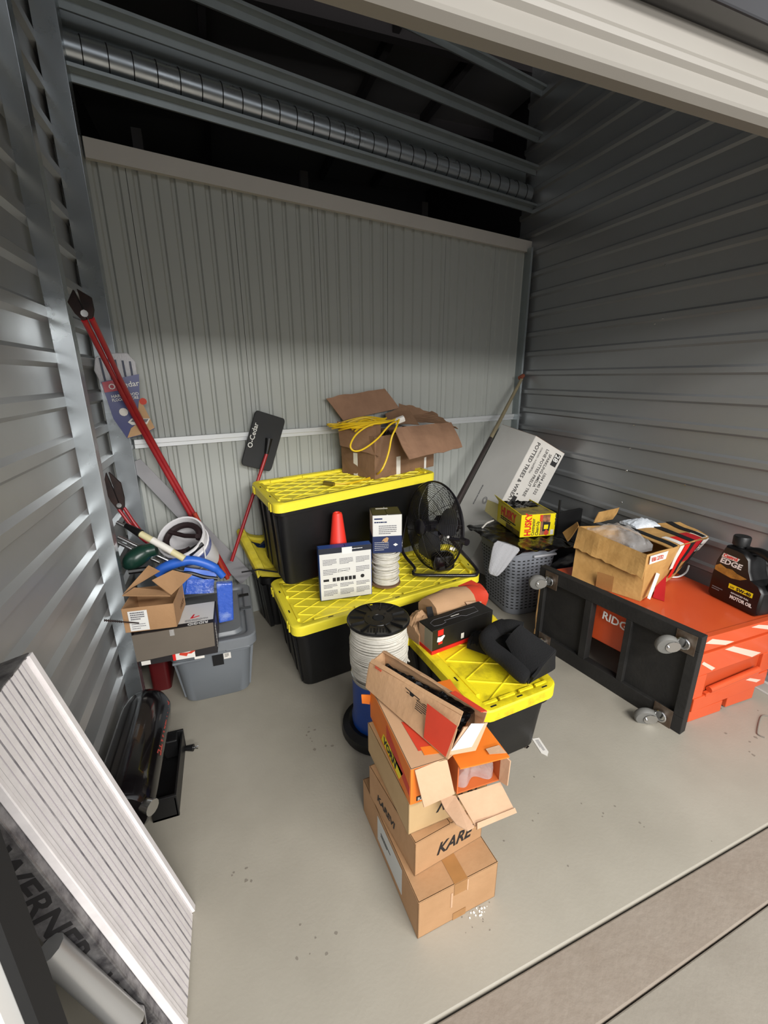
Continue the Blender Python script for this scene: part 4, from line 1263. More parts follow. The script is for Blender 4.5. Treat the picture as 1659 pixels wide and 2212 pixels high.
# ---------------------------------------------------------------- litter on the floor
pt = thing('price_tag', 'white paper tag with an eyelet lying on the floor right of the front tote', 'tag', (1.1641, 1.2300, 0.0010), -99)
MB().loft([[(p[0], p[1], z) for p in ((-0.045, -0.017), (0.035, -0.017), (0.046, -0.007), (0.056, 0.0), (0.046, 0.007), (0.035, 0.017), (-0.045, 0.017))] for z in (0.0, 0.0012)]).build('tag_card', M_label, pt)
textlines(pt, Matrix.Translation((-0.035, -0.008, 0.0012)), 0.06, 0.016, 4, M_inkgrey, 2)
clp = thing('metal_clip', 'small dark bent clip lying beside the paper tag', 'clip', (1.1038, 1.2501, 0.0000), 20)
MB().tube([(-0.012, 0, 0.004), (0.012, 0, 0.004), (0.014, 0.008, 0.006), (-0.008, 0.01, 0.006)], 0.0035, 6).build('clip_wire', M_steelworn, clp)
MB().box((-0.008, -0.008, 0.0), (0.01, 0.004, 0.002)).build('clip_plate', M_black_gloss, clp)

# ================================================================ LEFT SIDE
# ---------------------------------------------------------------- small carton and tool carton on the grey tote
tb = thing('tool_box_carton', 'wide carton with a grey kraft front panel and RIDGID lid, lying on the grey tote', 'box', (-0.466, 1.905, 0.353), -1.5)
dT = (0.325, 0.215, 0.155)
M_tblack = mat('carton_black_print', '#232021', 0.5)
MB().box((0, 0, 0), (0.325, 0.215, 0.155)).build('carton_body', M_tblack, tb, bevel=0.0015)
MB().sheet([(0.0, -0.012, 0.033), (0.318, -0.010, 0.045), (0.322, -0.003, 0.16), (-0.004, -0.003, 0.158)], 0.004, nx=6, ny=4, warp=0.002).build('front_flap', M_card_grey, tb)
decal(tb, face_frame('T', dT, 0.03, 0.035), 0.29, 0.175, M_whitebox, 'white_lid_print')
decal(tb, face_frame('T', dT, 0.03, 0.0), 0.29, 0.035, M_ink, 'black_band')
text('RIDGID', 0.026, face_frame('T', dT, 0.30, 0.028, rot=180, off=0.0018), M_white, tb, bold=0.0006, sx=1.0)
decal(tb, face_frame('T', dT, 0.22, 0.07, off=0.0016), 0.04, 0.03, M_redbright, 'red_stroke', poly=[(0, 0.0), (0.01, 0), (0.04, 0.012), (0.038, 0.018), (0.012, 0.008), (0.018, 0.035), (0.012, 0.036)])
textlines(tb, face_frame('T', dT, 0.2, 0.042, off=0.0018), 0.1, 0.02, 3, M_inkgrey, 5)
decal(tb, face_frame('F', dT, 0.145, 0.0), 0.085, 0.034, M_label, 'picture_panel')
decal(tb, face_frame('F', dT, 0.138, 0.0, off=0.0012), 0.012, 0.034, M_redbright, 'red_print')
decal(tb, face_frame('F', dT, 0.165, 0.012, off=0.0018), 0.07, 0.024, M_red, 'red_tool_picture', poly=[(0, 0.012), (0.02, 0.004), (0.03, 0.0), (0.036, 0.012), (0.05, 0.01), (0.068, 0.02), (0.062, 0.026), (0.04, 0.018), (0.02, 0.02), (0.004, 0.022)])
decal(tb, face_frame('F', dT, 0.012, 0.004, off=0.0012), 0.036, 0.02, M_label, 'white_label')
decal(tb, face_frame('F', dT, 0.225, -0.012, off=0.0012), 0.042, 0.012, M_label, 'white_label')
decal(tb, face_frame('R', dT, 0.01, 0.01), 0.19, 0.14, mat('dark_side_print', '#3b3338', 0.45, var=0.5, vscale=20), 'side_print')
textlines(tb, face_frame('R', dT, 0.01, 0.02, off=0.0016), 0.03, 0.12, 8, M_label, 3)
decal(tb, frame((0.143, -0.008, 0.13), (1, 0, 0), (0, -1, 0)), 0.018, 0.03, M_bubble, 'torn_tape')
rd = thing('threaded_rod', 'thin dark threaded rod sticking out from the tool carton towards the left wall', 'rod', (-0.4499, 1.9000, 0.5759))
wb(MB().tube([(-0.4384, 1.9200, 0.5554), (-0.5429, 1.8600, 0.6241)], 0.0028, 6), rd, 'rod_shaft', M_rust)
th_ = MB()
for k in range(10):
    p = Vector((-0.4967, 1.9000, 0.5855)).lerp(Vector((-0.5429, 1.8600, 0.6241)), k / 9)
    th_.box((p[0] - 0.0012, p[1] - 0.004, p[2] - 0.004), (p[0] + 0.0012, p[1] + 0.004, p[2] + 0.004))
wb(th_, rd, 'rod_thread', M_rust)

sb = carton('cardboard_box', 'small open brown carton with a white shipping label, on top of the tool carton', -0.497, 1.93, 0.513, -6, 0.205, 0.205, 0.115, top='open', warp=0.003)
dS = (0.205, 0.205, 0.115)
for ch in list(sb.children):
    if ch.name.startswith('flap'):
        bpy.data.objects.remove(ch)
wb(MB().sheet([(-0.4036, 2.1200, 0.7341), (-0.3605, 2.1200, 0.6970), (-0.4495, 1.9900, 0.6953), (-0.4867, 1.9500, 0.6839)], 0.004, nx=8, ny=6, warp=0.01, seed=2), sb, 'flap', M_card)
wb(MB().sheet([(-0.3033, 1.9600, 0.6459), (-0.2254, 2.1200, 0.6586), (-0.2973, 2.0500, 0.7243), (-0.3648, 1.9600, 0.7301)], 0.004, nx=8, ny=6, warp=0.008, seed=6), sb, 'flap', M_card)
wb(MB().sheet([(-0.4877, 1.9500, 0.6775), (-0.3046, 1.9400, 0.6493), (-0.3523, 2.0000, 0.6579), (-0.4489, 2.0000, 0.6860)], 0.004, nx=8, ny=4, warp=0.004, seed=9), sb, 'flap', M_card)
decal(sb, face_frame('F', dS, 0.022, 0.005), 0.075, 0.095, M_white, 'shipping_label')
textlines(sb, face_frame('F', dS, 0.03, 0.055, off=0.0016), 0.055, 0.04, 4, M_inkgrey, 2, 0.6)
textlines(sb, face_frame('F', dS, 0.03, 0.012, off=0.0016), 0.055, 0.03, 3, M_inkgrey, 7, 0.3)
text('CORRECT', 0.028, face_frame('R', dS, 0.05, 0.03), mat('brown_ink', '#6b4a2a', 0.8), sb, bold=0.0003)

# ---------------------------------------------------------------- blue things
bt_ = thing('tool_case', 'blue curved plastic tool housing with black trim, behind the small open carton', 'tool', (-0.25, 2.22, 0.40))
P_ = [(-0.3932, 2.2200, 0.6465), (-0.3611, 2.2200, 0.6710), (-0.3005, 2.2200, 0.6913), (-0.2368, 2.2200, 0.6967), (-0.1754, 2.2200, 0.6725), (-0.1251, 2.2200, 0.6342), (-0.0925, 2.2200, 0.5851)]
wb(MB().tube(smooth_path(P_, 5), [0.026] * 4 + [0.025] * 10 + [0.023] * 12 + [0.018] * 5, 12), bt_, 'blue_handle', M_blue_tool, smooth=True)
wb(MB().tube(smooth_path([(-0.3027, 2.2100, 0.6363), (-0.2442, 2.2100, 0.6320), (-0.1833, 2.2100, 0.6018), (-0.1197, 2.2100, 0.5811)], 5), 0.010, 8), bt_, 'black_strap', M_black_pl, smooth=True)
wb(MB().sheet([(-0.3199, 2.2000, 0.5303), (-0.1601, 2.2000, 0.5146), (-0.1171, 2.2400, 0.6063), (-0.2645, 2.2400, 0.6550)], 0.03, nx=10, ny=8, warp=0.02, seed=3), bt_, 'blue_body', M_blue_tool, smooth=True)
wb(MB().sheet([(-0.2744, 2.1700, 0.5395), (-0.1430, 2.1700, 0.5262), (-0.1359, 2.1900, 0.5928), (-0.2566, 2.1900, 0.6077)], 0.006, nx=6, ny=6, warp=0.02, seed=7), bt_, 'plastic_wrap', M_blue_bag, smooth=True)
bp_ = thing('plastic_pouch', 'blue shiny plastic pouch standing on the grey tote lid beside the tool carton', 'pouch', (-0.1104, 2.1604, 0.3530))
wb(MB().loft([[Vector(p) + Vector((0, d, 0)) for p in ((-0.1202, 2.0500, 0.6245), (-0.0479, 2.0500, 0.6171), (-0.0613, 2.0500, 0.4186), (-0.1304, 2.0500, 0.4149))] for d in (0, 0.035)]), bp_, 'pouch_film', M_blue_bag, bevel=0.006)

# ---------------------------------------------------------------- bucket
bx = Vector((0.55, -0.35, 0.75)).normalized()
bk = thing('bucket', 'white plastic bucket with blue label tipped over behind the cartons, black straps inside', 'bucket', (-0.22, 2.40, 0.50))
o0, o1 = Vector((-0.2717, 2.3000, 0.8005)), Vector((-0.1764, 2.5000, 0.5316))
ax = (o1 - o0).normalized() * 0.26
e1 = ax.normalized().cross(Vector((0, 0, 1))).normalized()
e2 = e1.cross(ax.normalized())
outer = [(0, 0.118), (0.012, 0.12), (0.014, 0.112), (0.07, 0.11), (0.072, 0.114), (0.078, 0.114), (0.08, 0.108), (0.24, 0.100), (0.26, 0.096)]
b = MB()
rings = [circle(o0 + ax.normalized() * (0.25 - 0.0), 0.093, 28, e1, e2), circle(o0 + ax.normalized() * 0.002, 0.110, 28, e1, e2)]
rings += [circle(o0 + ax.normalized() * d, r_, 28, e1, e2) for d, r_ in outer]
b.loft(rings)
wb(b, bk, 'bucket_shell', mat('white_plastic', '#e4e2e4', 0.35), smooth=True)
wb(MB().loft([circle(o0 + ax.normalized() * d, r_, 28, e1, e2) for d, r_ in ((0.083, 0.1095), (0.125, 0.107))], False, False), bk, 'blue_label', mat('label_blue', '#26449b', 0.4, var=0.5, vscale=30, col2='#d8d8e0'), smooth=True)
wb(MB().tube(smooth_path([o0 + e1 * 0.115, o0 + e1 * 0.10 + ax * 0.5 - e2 * 0.09, o0 + ax * 0.62 - e2 * 0.118, o0 - e1 * 0.10 + ax * 0.5 - e2 * 0.09, o0 - e1 * 0.115], 8), 0.003, 6), bk, 'bail_handle', M_white)
sp = thing('strap', 'dark brown and black straps coiled inside the white bucket', 'strap', tuple(o0 + ax * 0.15))
wb(MB().tube([o0 + ax * 0.1 + (e1 * math.cos(k * PI / 12) * 0.085 + e2 * math.sin(k * PI / 12) * 0.082) for k in range(22)], 0.016, 8), sp, 'webbing', mat('dark_strap', '#221114', 0.6), smooth=True)
wb(MB().tube([o0 - ax * 0.02 + e1 * 0.09, o0 + ax * 0.12 + e2 * 0.02, o0 + ax * 0.05 - e1 * 0.08 + e2 * 0.03], 0.012, 8), sp, 'buckle_strap', MATS['dark_strap'], smooth=True)
wb(MB().tube([o0 + ax * 0.06 + e1 * 0.12 - e2 * 0.03, o0 + ax * 0.1 + e1 * 0.06 - e2 * 0.08], [0.012, 0.022], 8), sp, 'strap_end', M_black_pl, smooth=True)

# ---------------------------------------------------------------- paint pole, pipes, green tool
pp = thing('extension_pole', 'cream and white labelled pole end lying diagonally in front of the bucket', 'pole', (-0.4329, 2.2500, 0.8571))
wb(MB().tube([(-0.4335, 2.2200, 0.8626), (-0.2537, 2.1600, 0.7307)], 0.016, 12), pp, 'pole_tube', mat('cream_plastic', '#d6cda0', 0.4), smooth=True)
wb(MB().tube([(-0.3851, 2.2030, 0.8298), (-0.3026, 2.1750, 0.7700)], 0.0168, 12), pp, 'pole_label', M_label, smooth=True)
wb(MB().tube([(-0.4931, 2.2600, 0.8960), (-0.4291, 2.2150, 0.8614)], [0.012, 0.02], 12), pp, 'pole_collar', M_black_pl, smooth=True)
for k, (a, c_) in enumerate((((-0.5376, 2.3000, 0.9047), (-0.4492, 2.2800, 0.8442)), ((-0.5390, 2.2800, 0.8367), (-0.3080, 2.2400, 0.6792)), ((-0.5368, 2.2600, 0.8153), (-0.3708, 2.2200, 0.7043)))):
    p_ = thing('metal_tube', ['short shiny metal tube end beside the red cutter jaws', 'long thin metal tube lying under the cream pole', 'lower thin metal tube lying above the green tool'][k], 'tube', a, group=None)
    wb(MB().tube([a, c_], 0.009, 10), p_, 'tube_body', M_chrome, smooth=True)
gr = thing('green_tool', 'dark green glossy garden tool housing among the pipes by the left stud', 'tool', (-0.4515, 2.2000, 0.7484))
Pg = [(-0.5071, 2.1800, 0.7178), (-0.4673, 2.1800, 0.7517), (-0.4183, 2.2000, 0.7744), (-0.3717, 2.2000, 0.7820)]
wb(MB().tube(smooth_path(Pg, 4), [0.02, 0.03, 0.038, 0.042, 0.045, 0.045, 0.044, 0.043, 0.04, 0.036, 0.034, 0.032, 0.03][:13], 12), gr, 'green_housing', M_green, smooth=True)
wb(MB().tube([(-0.4972, 2.1700, 0.6970), (-0.3977, 2.1800, 0.6937)], 0.014, 8), gr, 'dark_grip', M_black_pl, smooth=True)


# ---------------------------------------------------------------- bolt cutters
def cutter(name, label, jaw, knee, mid, end, w=0.011):
    r = thing(name, label, 'bolt cutter', end)
    j, k_, m_, e_ = map(Vector, (jaw, knee, mid, end))
    d = (k_ - j).normalized()
    s_ = d.cross(Vector((0, -1, 0.2))).normalized()
    for sg in (1, -1):
        b = MB()
        L_ = (k_ - j).length
        prof = [j + s_ * sg * 0.006, j + d * L_ * 0.35 + s_ * sg * 0.038, j + d * L_ * 0.75 + s_ * sg * 0.03, k_ + s_ * sg * 0.016, k_ + s_ * sg * 0.002, j + d * L_ * 0.5 + s_ * sg * 0.002]
        off = Vector((0, 0.011, 0))
        b.loft([[p - off for p in prof], [p + off for p in prof]])
        wb(b, r, 'jaw', M_rust, bevel=0.002)
        wb(MB().tube(smooth_path([k_ + s_ * sg * 0.012, m_ + s_ * sg * 0.009, e_ + s_ * sg * 0.010], 6), [w * 0.8] * 4 + [w] * 9, 12), r, 'handle', M_toolred, smooth=True)
    wb(MB().tube([k_ - d * 0.02 - Vector((0, 0.018, 0)), k_ - d * 0.02 + Vector((0, 0.018, 0))], 0.012, 10), r, 'pivot_bolt', M_chrome)
    return r


cutter('bolt_cutter', 'long red bolt cutter leaning in the left corner, dark jaws high on the stud', (-0.4500, 1.9722, 1.8603), (-0.4200, 1.9313, 1.7591), (-0.4031, 2.6000, 1.2994), (-0.0849, 2.6800, 0.3787), 0.0125)
cutter('bolt_cutter', 'shorter red bolt cutter low in the left corner behind the metal tubes', (-0.5642, 2.4200, 1.1256), (-0.5298, 2.4000, 0.9451), (-0.4681, 2.3800, 0.8177), (-0.4029, 2.3600, 0.7412), 0.010)
ch_ = thing('shovel_handle', 'orange red tool handle running down behind the bucket', 'handle', (-0.0845, 2.6200, 0.3900))
wb(MB().tube([(-0.2185, 2.6000, 0.8297), (-0.0845, 2.6200, 0.3900)], 0.012, 10), ch_, 'handle_tube', mat('orange_red_paint', '#b6402c', 0.4, var=0.3), smooth=True)

# ---------------------------------------------------------------- flat grey board leaning in the corner
gp = thing('metal_strip', 'long flat grey board leaning diagonally across the left corner', 'board', (0.0486, 2.8138, 0.2973))
A1, A2, A3, A4 = map(Vector, ((-0.5262, 2.6884, 1.1135), (-0.4620, 2.7036, 1.1373), (0.0649, 2.7971, 0.3256), (-0.0145, 2.7783, 0.2669)))
wb(MB().sheet([A1, A4, A3, A2], 0.012), gp, 'board', mat('grey_board', '#908f92', 0.5, var=0.25), bevel=0.001)

# ---------------------------------------------------------------- flat mop refill pack hanging by the stud
mpk = thing('mop_refill', 'striped mop refill in a blue and red card sleeve by the left corner stud', 'mop', (-0.4704, 2.6194, 1.4637))
M0, M1, M2, M3 = map(Vector, ((-0.5343, 2.6043, 1.2810), (-0.3792, 2.6409, 1.3062), (-0.3801, 2.6407, 1.6659), (-0.5700, 2.5958, 1.6515)))
mf = frame(M0, M1 - M0, y=M3 - M0)
mw = (M1 - M0).length
lm = Matrix.Translation(-mpk.location)
pts = [(-0.5766, 2.5840, 1.5978), (-0.5632, 2.5872, 1.6575), (-0.5171, 2.5981, 1.6776), (-0.4261, 2.6196, 1.6820), (-0.3967, 2.6265, 1.6387), (-0.3973, 2.6263, 1.5649), (-0.5559, 2.5889, 1.5284)]
wb(MB().loft([[Vector(p) for p in pts], [Vector(p) + NB * -0.02 for p in pts]]), mpk, 'cotton_pad', M_foam, bevel=0.006)
for k in range(5):
    p0 = Vector(pts[1]).lerp(Vector(pts[4]), (k + 0.6) / 5.4) + NB * 0.004
    p1 = Vector(pts[6]).lerp(Vector(pts[5]), (k + 0.6) / 5.4) + NB * 0.004
    wb(MB().tube([p0, p1], 0.005, 6), mpk, 'grey_stripe', mat('stripe_grey', '#5f6371', 0.9))
card = [(-0.5541, 2.5739, 1.5438), (-0.3888, 2.6129, 1.5806), (-0.4050, 2.6091, 1.4398), (-0.3544, 2.6210, 1.3072), (-0.4114, 2.6076, 1.2798), (-0.4861, 2.5900, 1.2638), (-0.5306, 2.5795, 1.3647)]
def polypart(parent, pts, name, m, t=0.003, **k):
    return wb(MB().loft([[Vector(p) for p in pts], [Vector(p) + NB * t for p in pts]]), parent, name, m, **k)
polypart(mpk, card, 'card_sleeve', mat('sleeve_blue', '#16236e', 0.35, var=0.3, vscale=20))
polypart(mpk, [(-0.5496, 2.5698, 1.5417), (-0.4667, 2.5894, 1.5586), (-0.4630, 2.5903, 1.5052), (-0.5460, 2.5707, 1.4936)], 'red_print', mat('sleeve_red', '#b01f38', 0.4))
polypart(mpk, [(-0.4067, 2.6036, 1.4517), (-0.3954, 2.6062, 1.4444), (-0.3555, 2.6156, 1.3102), (-0.4103, 2.6027, 1.2827), (-0.4848, 2.5851, 1.2667), (-0.4614, 2.5907, 1.3147), (-0.4316, 2.5977, 1.3364)], 'tan_print', M_tan)
polypart(mpk, [(-0.4704, 2.5854, 1.3459), (-0.4517, 2.5899, 1.3635), (-0.3696, 2.6092, 1.3592), (-0.3861, 2.6053, 1.3316), (-0.4544, 2.5892, 1.3310)], 'mop_picture', M_label)
polypart(mpk, [(-0.4575, 2.5854, 1.3478), (-0.4458, 2.5882, 1.3588), (-0.3758, 2.6047, 1.3574), (-0.3885, 2.6017, 1.3415)], 'mop_picture_dark', M_inkgrey)
polypart(mpk, [Vector((-0.3885, 2.6048, 1.4466)) + (DB * math.cos(a * PI / 6) + Vector((0, 0, 1)) * math.sin(a * PI / 6)) * 0.017 for a in range(12)], 'red_dot', M_red)
polypart(mpk, [Vector((-0.4813, 2.5860, 1.3971)) + (DB * math.cos(a * PI / 6) + Vector((0, 0, 1)) * math.sin(a * PI / 6)) * 0.02 for a in range(12)], 'white_ring', M_label)
tf = lambda p, sl: frame(Vector(p), DB * math.cos(R(sl)) + Vector((0, 0, math.sin(R(sl)))), z=NB)
text('O·Cedar', 0.038, lm @ tf((-0.5239, 2.5708, 1.5064), 8), M_white, mpk, bold=0.0004)
text('HARDWOOD', 0.020, lm @ tf((-0.5206, 2.5716, 1.4665), 6), M_white, mpk, bold=0.0003)
text("FLOOR 'N MORE", 0.020, lm @ tf((-0.5195, 2.5718, 1.4487), 6), M_white, mpk, bold=0.0003, sx=0.8)

# ---------------------------------------------------------------- dust mop
dm = thing('dust_mop', 'black rectangular flat mop head with thin red handle leaning on the back wall rail', 'mop', (-0.0541, 2.6868, 0.4651))
H0, H1, H2, H3 = map(Vector, ((0.0592, 2.8266, 1.0488), (0.2370, 2.8685, 0.9839), (0.3573, 2.8969, 1.3085), (0.1779, 2.8546, 1.3736)))
hx, hy = (H1 - H0), (H3 - H0)
fr_ = frame(H0, hx, y=hy)
hl, hh = hx.length, hy.length
b = MB()
sk = fr_.inverted() @ H2
def dq(u, v):
    p = H0 * (1 - u) * (1 - v) + H1 * u * (1 - v) + H2 * u * v + H3 * (1 - u) * v
    return p
rp = [(p[0], p[1]) for p in rrect(1, 1, 0.09, 5)]
b.loft([[dq(*p) for p in rp], [dq(*p) + NB * 0.022 for p in rp]])
wb(b, dm, 'mop_head', mat('mop_charcoal', '#2b2c2e', 0.75), bevel=0.004)
fT = frame(dq(0.18, 0.33) + NB * 0.0235, (H3 - H0), z=NB)
text('O-Cedar', 0.043, Matrix.Translation(-dm.location) @ fT, M_white, dm, bold=0.0004)
wb(MB().tube([dq(0.62, 0.58) + NB * 0.03, dq(0.66, 0.30) + NB * 0.04], [0.022, 0.012], 10), dm, 'swivel_joint', M_black_pl, smooth=True)
wb(MB().tube([dq(0.66, 0.32) + NB * 0.04, (-0.0532, 2.6870, 0.4742)], 0.0105, 12), dm, 'handle', M_toolred, smooth=True)

# ---------------------------------------------------------------- ribbed aluminium plank leaning on the left wall
foot_n, foot_f = Vector((-0.246, 0.80, 0.0)), Vector((-0.250, 1.085, 0.0))
up = (Vector((-0.5000, 1.1339, 0.9342)) - foot_f)
PL = up.length
pk = thing('aluminium_plank', 'white ribbed aluminium work plank leaning against the left wall in the foreground', 'plank', tuple(foot_n + Vector((0, 0, 0.016))))
pyv = up.normalized()    # along the plank
px = (foot_f - foot_n)
px = (px - pyv * px.dot(pyv)).normalized()       # width direction
pz = px.cross(pyv)
if pz.x < 0:
    pz = -pz
Wd = (foot_f - foot_n).length
pf = Matrix(((px[0], pyv[0], pz[0], 0), (px[1], pyv[1], pz[1], 0), (px[2], pyv[2], pz[2], 0), (0, 0, 0, 1)))
sh = up.dot(px) - 0.0
prof = [(0, -0.07), (0, 0.004), (0.012, 0.004), (0.014, -0.003)]
x = 0.014
k = 0
while x < Wd - 0.045:
    prof += [(x + 0.0035, -0.012), (x + 0.004, 0.0), (x + 0.019, 0.0), (x + 0.0195, -0.0012), (x + 0.0215, -0.0012), (x + 0.022, 0.0), (x + 0.0395, 0.0), (x + 0.040, -0.012)]
    x += 0.0405
prof += [(Wd - 0.026, 0.0), (Wd - 0.025, -0.016), (Wd - 0.019, -0.016), (Wd - 0.018, 0.006), (Wd, 0.006), (Wd, -0.07)]
b = MB()
b.loft([[pf @ Vector((p[0], 0.0, p[1])) for p in prof], [pf @ Vector((p[0], PL, p[1])) for p in prof]])
b.build('ribbed_deck', M_plank, pk)
MB().box((-0.034, 0.0, -0.085), (-0.002, PL, -0.012), pf).build('side_rail', M_plank_side, pk, bevel=0.003)
MB().box((-0.012, 0.0, -0.012), (0.0, PL, 0.006), pf).build('rail_lip', M_plank, pk, bevel=0.002)
MB().box((0.0, PL - 0.004, -0.085), (Wd, PL + 0.003, 0.0), pf).build('end_cap', M_plank_side, pk, bevel=0.002)
for k_ in range(6):
    MB().box((0.0138 + 0.0405 * k_, 0.001, -0.011), (0.0176 + 0.0405 * k_, PL - 0.001, 0.0006), pf).build('deck_groove', mat('groove_dark', '#6f6b70', 0.8, var=0.8, vscale=18, col2='#b9b4b5'), pk)  # darker inlay strip along each deck groove
    MB().box((0.0338 + 0.0405 * k_, 0.001, -0.0011), (0.0360 + 0.0405 * k_, PL - 0.001, 0.0004), pf).build('deck_groove', mat('groove_faint', '#bdb6ba', 0.8), pk)
text('WERNER', 0.07, pf @ frame((-0.0345, 0.74, -0.074), (0, -1, 0), (-1, 0, 0)), M_ink, pk, bold=0.0015, sx=1.2)
text('WERNER', 0.07, pf @ frame((-0.0345, 0.33, -0.074), (0, -1, 0), (-1, 0, 0)), M_ink, pk, bold=0.0015, sx=1.0)
# folded leg bracket
MB().tube([pf @ Vector((-0.06, 0.50, -0.06)), pf @ Vector((-0.065, 0.20, -0.03))], 0.026, 10).build('folding_leg', mat('aluminium_leg', '#b9b9b8', 0.35, metal=0.7), pk, smooth=True)
MB().tube([pf @ Vector((-0.06, 0.2, -0.03)), pf @ Vector((-0.062, 0.16, -0.06)), pf @ Vector((-0.06, 0.0, -0.11))], 0.022, 10).build('leg_hinge', M_black_pl, pk, smooth=True)
MB().tube([pf @ Vector((-0.02, 0.19, -0.05)), pf @ Vector((-0.09, 0.19, -0.03))], 0.03, 14).build('hinge_knob', M_black_gloss, pk, smooth=True)

# ---------------------------------------------------------------- black cylindrical tank / heater behind the plank
hx_ = thing('tank_heater', 'black glossy horizontal cylinder machine with red lettering on a flat base, by the left wall', 'heater', (-0.44, 1.62, 0.0))
c0, c1 = Vector((-0.455, 1.30, 0.19)), Vector((-0.445, 1.88, 0.19))
ad = (c1 - c0).normalized()
s1 = ad.cross(Vector((0, 0, 1))).normalized()
s2 = s1.cross(ad)
prof = [(-0.005, 0.05), (0.0, 0.08), (0.02, 0.095), (0.10, 0.10), (0.46, 0.10), (0.52, 0.094), (0.555, 0.078), (0.575, 0.05), (0.583, 0.015)]
wb(MB().loft([circle(c0 + ad * d, r_, 32, s1, s2) for d, r_ in prof]), hx_, 'tank_shell', M_black_gloss, smooth=True)
wb(MB().box((-0.40, 1.42, 0.0), (-0.315, 1.76, 0.012)).box((-0.32, 1.42, 0.0), (-0.312, 1.76, 0.09)).box((-0.40, 1.42, 0.0), (-0.31, 1.43, 0.10)).box((-0.40, 1.75, 0.0), (-0.31, 1.76, 0.10)), hx_, 'base_frame', M_black_pl, bevel=0.002)
wb(MB().box((-0.385, 1.70, 0.012), (-0.33, 1.755, 0.10)), hx_, 'switch_box', M_black_pl, bevel=0.006)
wb(MB().tube([c0 + Vector((0.06, 0.02, 0.02)), c0 + Vector((0.10, -0.01, 0.02))], [0.02, 0.026], 12), hx_, 'brass_fitting', M_chrome, smooth=True)
tfm = frame(c0 + s1 * 0.0 + Vector((0.083, 0.50, 0.058)), (0, -1, 0), (0.82, 0, 0.57))
text('POWERMATE', 0.05, Matrix.Translation(-hx_.location) @ tfm, mat('lettering_red', '#a5443c', 0.5), hx_, bold=0.0006, sx=1.0)
pc = thing('power_cord', 'short black power cord with three-pin plug lying on the floor beside the black cylinder', 'cord', (-0.3219, 1.7449, 0.0100))
wb(MB().tube(smooth_path([(-0.3972, 1.7353, 0.0300), (-0.3649, 1.7530, 0.0120), (-0.3156, 1.7379, 0.0120)], 5), 0.005, 8), pc, 'cable', M_black_pl, smooth=True)
wb(MB().tube([(-0.3190, 1.7370, 0.0140), (-0.2770, 1.7251, 0.0160)], [0.009, 0.015], 10), pc, 'plug_body', M_black_pl, smooth=True)
for k in range(3):
    wb(MB().tube([(-0.2789, 1.7258, 0.0160), Vector((-0.2580, 1.7209, 0.0160)) + Vector((0, 0.008 * (k - 1), 0.004 * (k % 2)))], 0.002, 6), pc, 'plug_pin', M_chrome)

# ================================================================ RIGHT SIDE
# ---------------------------------------------------------------- broom / shovel in the right back corner
br = thing('long_handled_tool', 'long pole with tan upper shaft and dark lower shaft leaning into the right back corner', 'pole', (1.40, 2.66, 0.396))
T0, T1 = Vector((2.4400, 3.3247, 1.5433)), Vector((1.5975, 2.8600, 0.6259))
TM = T0.lerp(T1, 0.5)
wb(MB().tube([T0, TM], [0.013, 0.016], 12), br, 'wooden_shaft', M_pole, smooth=True)
wb(MB().tube([TM, T1 + (T1 - T0) * 0.25], [0.017, 0.026], 12), br, 'dark_shaft', mat('dark_steel_shaft', '#4b4341', 0.35, metal=0.5, var=0.4), smooth=True)
wb(MB().tube([T0 + (T0 - T1) * 0.004 - Vector((0.02, 0, 0)), T0 + (T0 - T1) * 0.03], [0.022, 0.016], 10), br, 'rusty_cap', mat('rust_cap', '#8a4a35', 0.7, var=0.5), smooth=True)

# ---------------------------------------------------------------- tall white carton
wc = thing('tall_carton', 'tall off-white carton printed POTTED TREES & WREATHS leaning into the right back corner', 'box', (1.66, 2.75, 0.15))
P1, P2, P3 = Vector((2.2222, 3.2500, 1.1698)), Vector((2.2135, 2.7800, 1.1276)), Vector((2.4500, 2.7246, 0.9877))
dn = Vector((-0.55, -0.03, -0.98))
ln_ = 1.0
B1, B2, B3 = P1 + dn * ln_, P2 + dn * ln_, P3 + dn * ln_
P4, B4 = P1 + P3 - P2, B1 + B3 - B2
M_wcard = mat('white_cardboard', '#e0deda', 0.75, var=0.3, vscale=5, col2='#cfccc8')
wb(MB().sheet([B2, P2, P1, B1], 0.005), wc, 'wide_side', M_wcard)
wb(MB().sheet([P2, B2, B3, P3], 0.005), wc, 'printed_side', mat('white_cardboard_side', '#d3cfc8', 0.75, var=0.2))
wb(MB().sheet([P1, P2, P3, P4], 0.005), wc, 'top_end', M_card_dki)
wb(MB().sheet([B1, P1, P4, B4], 0.005), wc, 'back_side', M_wcard)
wb(MB().sheet([B3, P3, P4, B4], 0.005), wc, 'wall_side', M_wcard)
lmw = Matrix.Translation(-wc.location)
dd = (B2 - P2).normalized()
w3 = (P3 - P2)
nn = dd.cross(w3.normalized())
if nn.y > 0:
    nn = -nn
def wt(s, a, w_, size, **k):
    o = P2 + dd * a + w3 * w_ + nn * 0.004
    text(s, size, lmw @ frame(o, dd, z=nn), M_ink, wc, **k)
wt('POTTED TREES & WREATHS', 0.03, 0.12, 0.042, bold=0.0006, sx=1.05)
wt('CORDLESS / INTERIOR USE', 0.05, 0.30, 0.018)
wt('LIGHTS', 0.2, 0.33, 0.014)
wt('LINE POTTED PRELIT TREE', 0.04, 0.46, 0.034, bold=0.0003)
wt('SPARKLING AMELIA', 0.06, 0.60, 0.032, bold=0.0003)
wt('1004 340 532', 0.20, 0.72, 0.034, bold=0.0003)
decal(wc, lmw @ frame(P2 + dd * 0.03 + w3 * 0.76 + nn * 0.0035, dd, z=nn), 0.1, 0.05, M_ink, 'black_number_block')
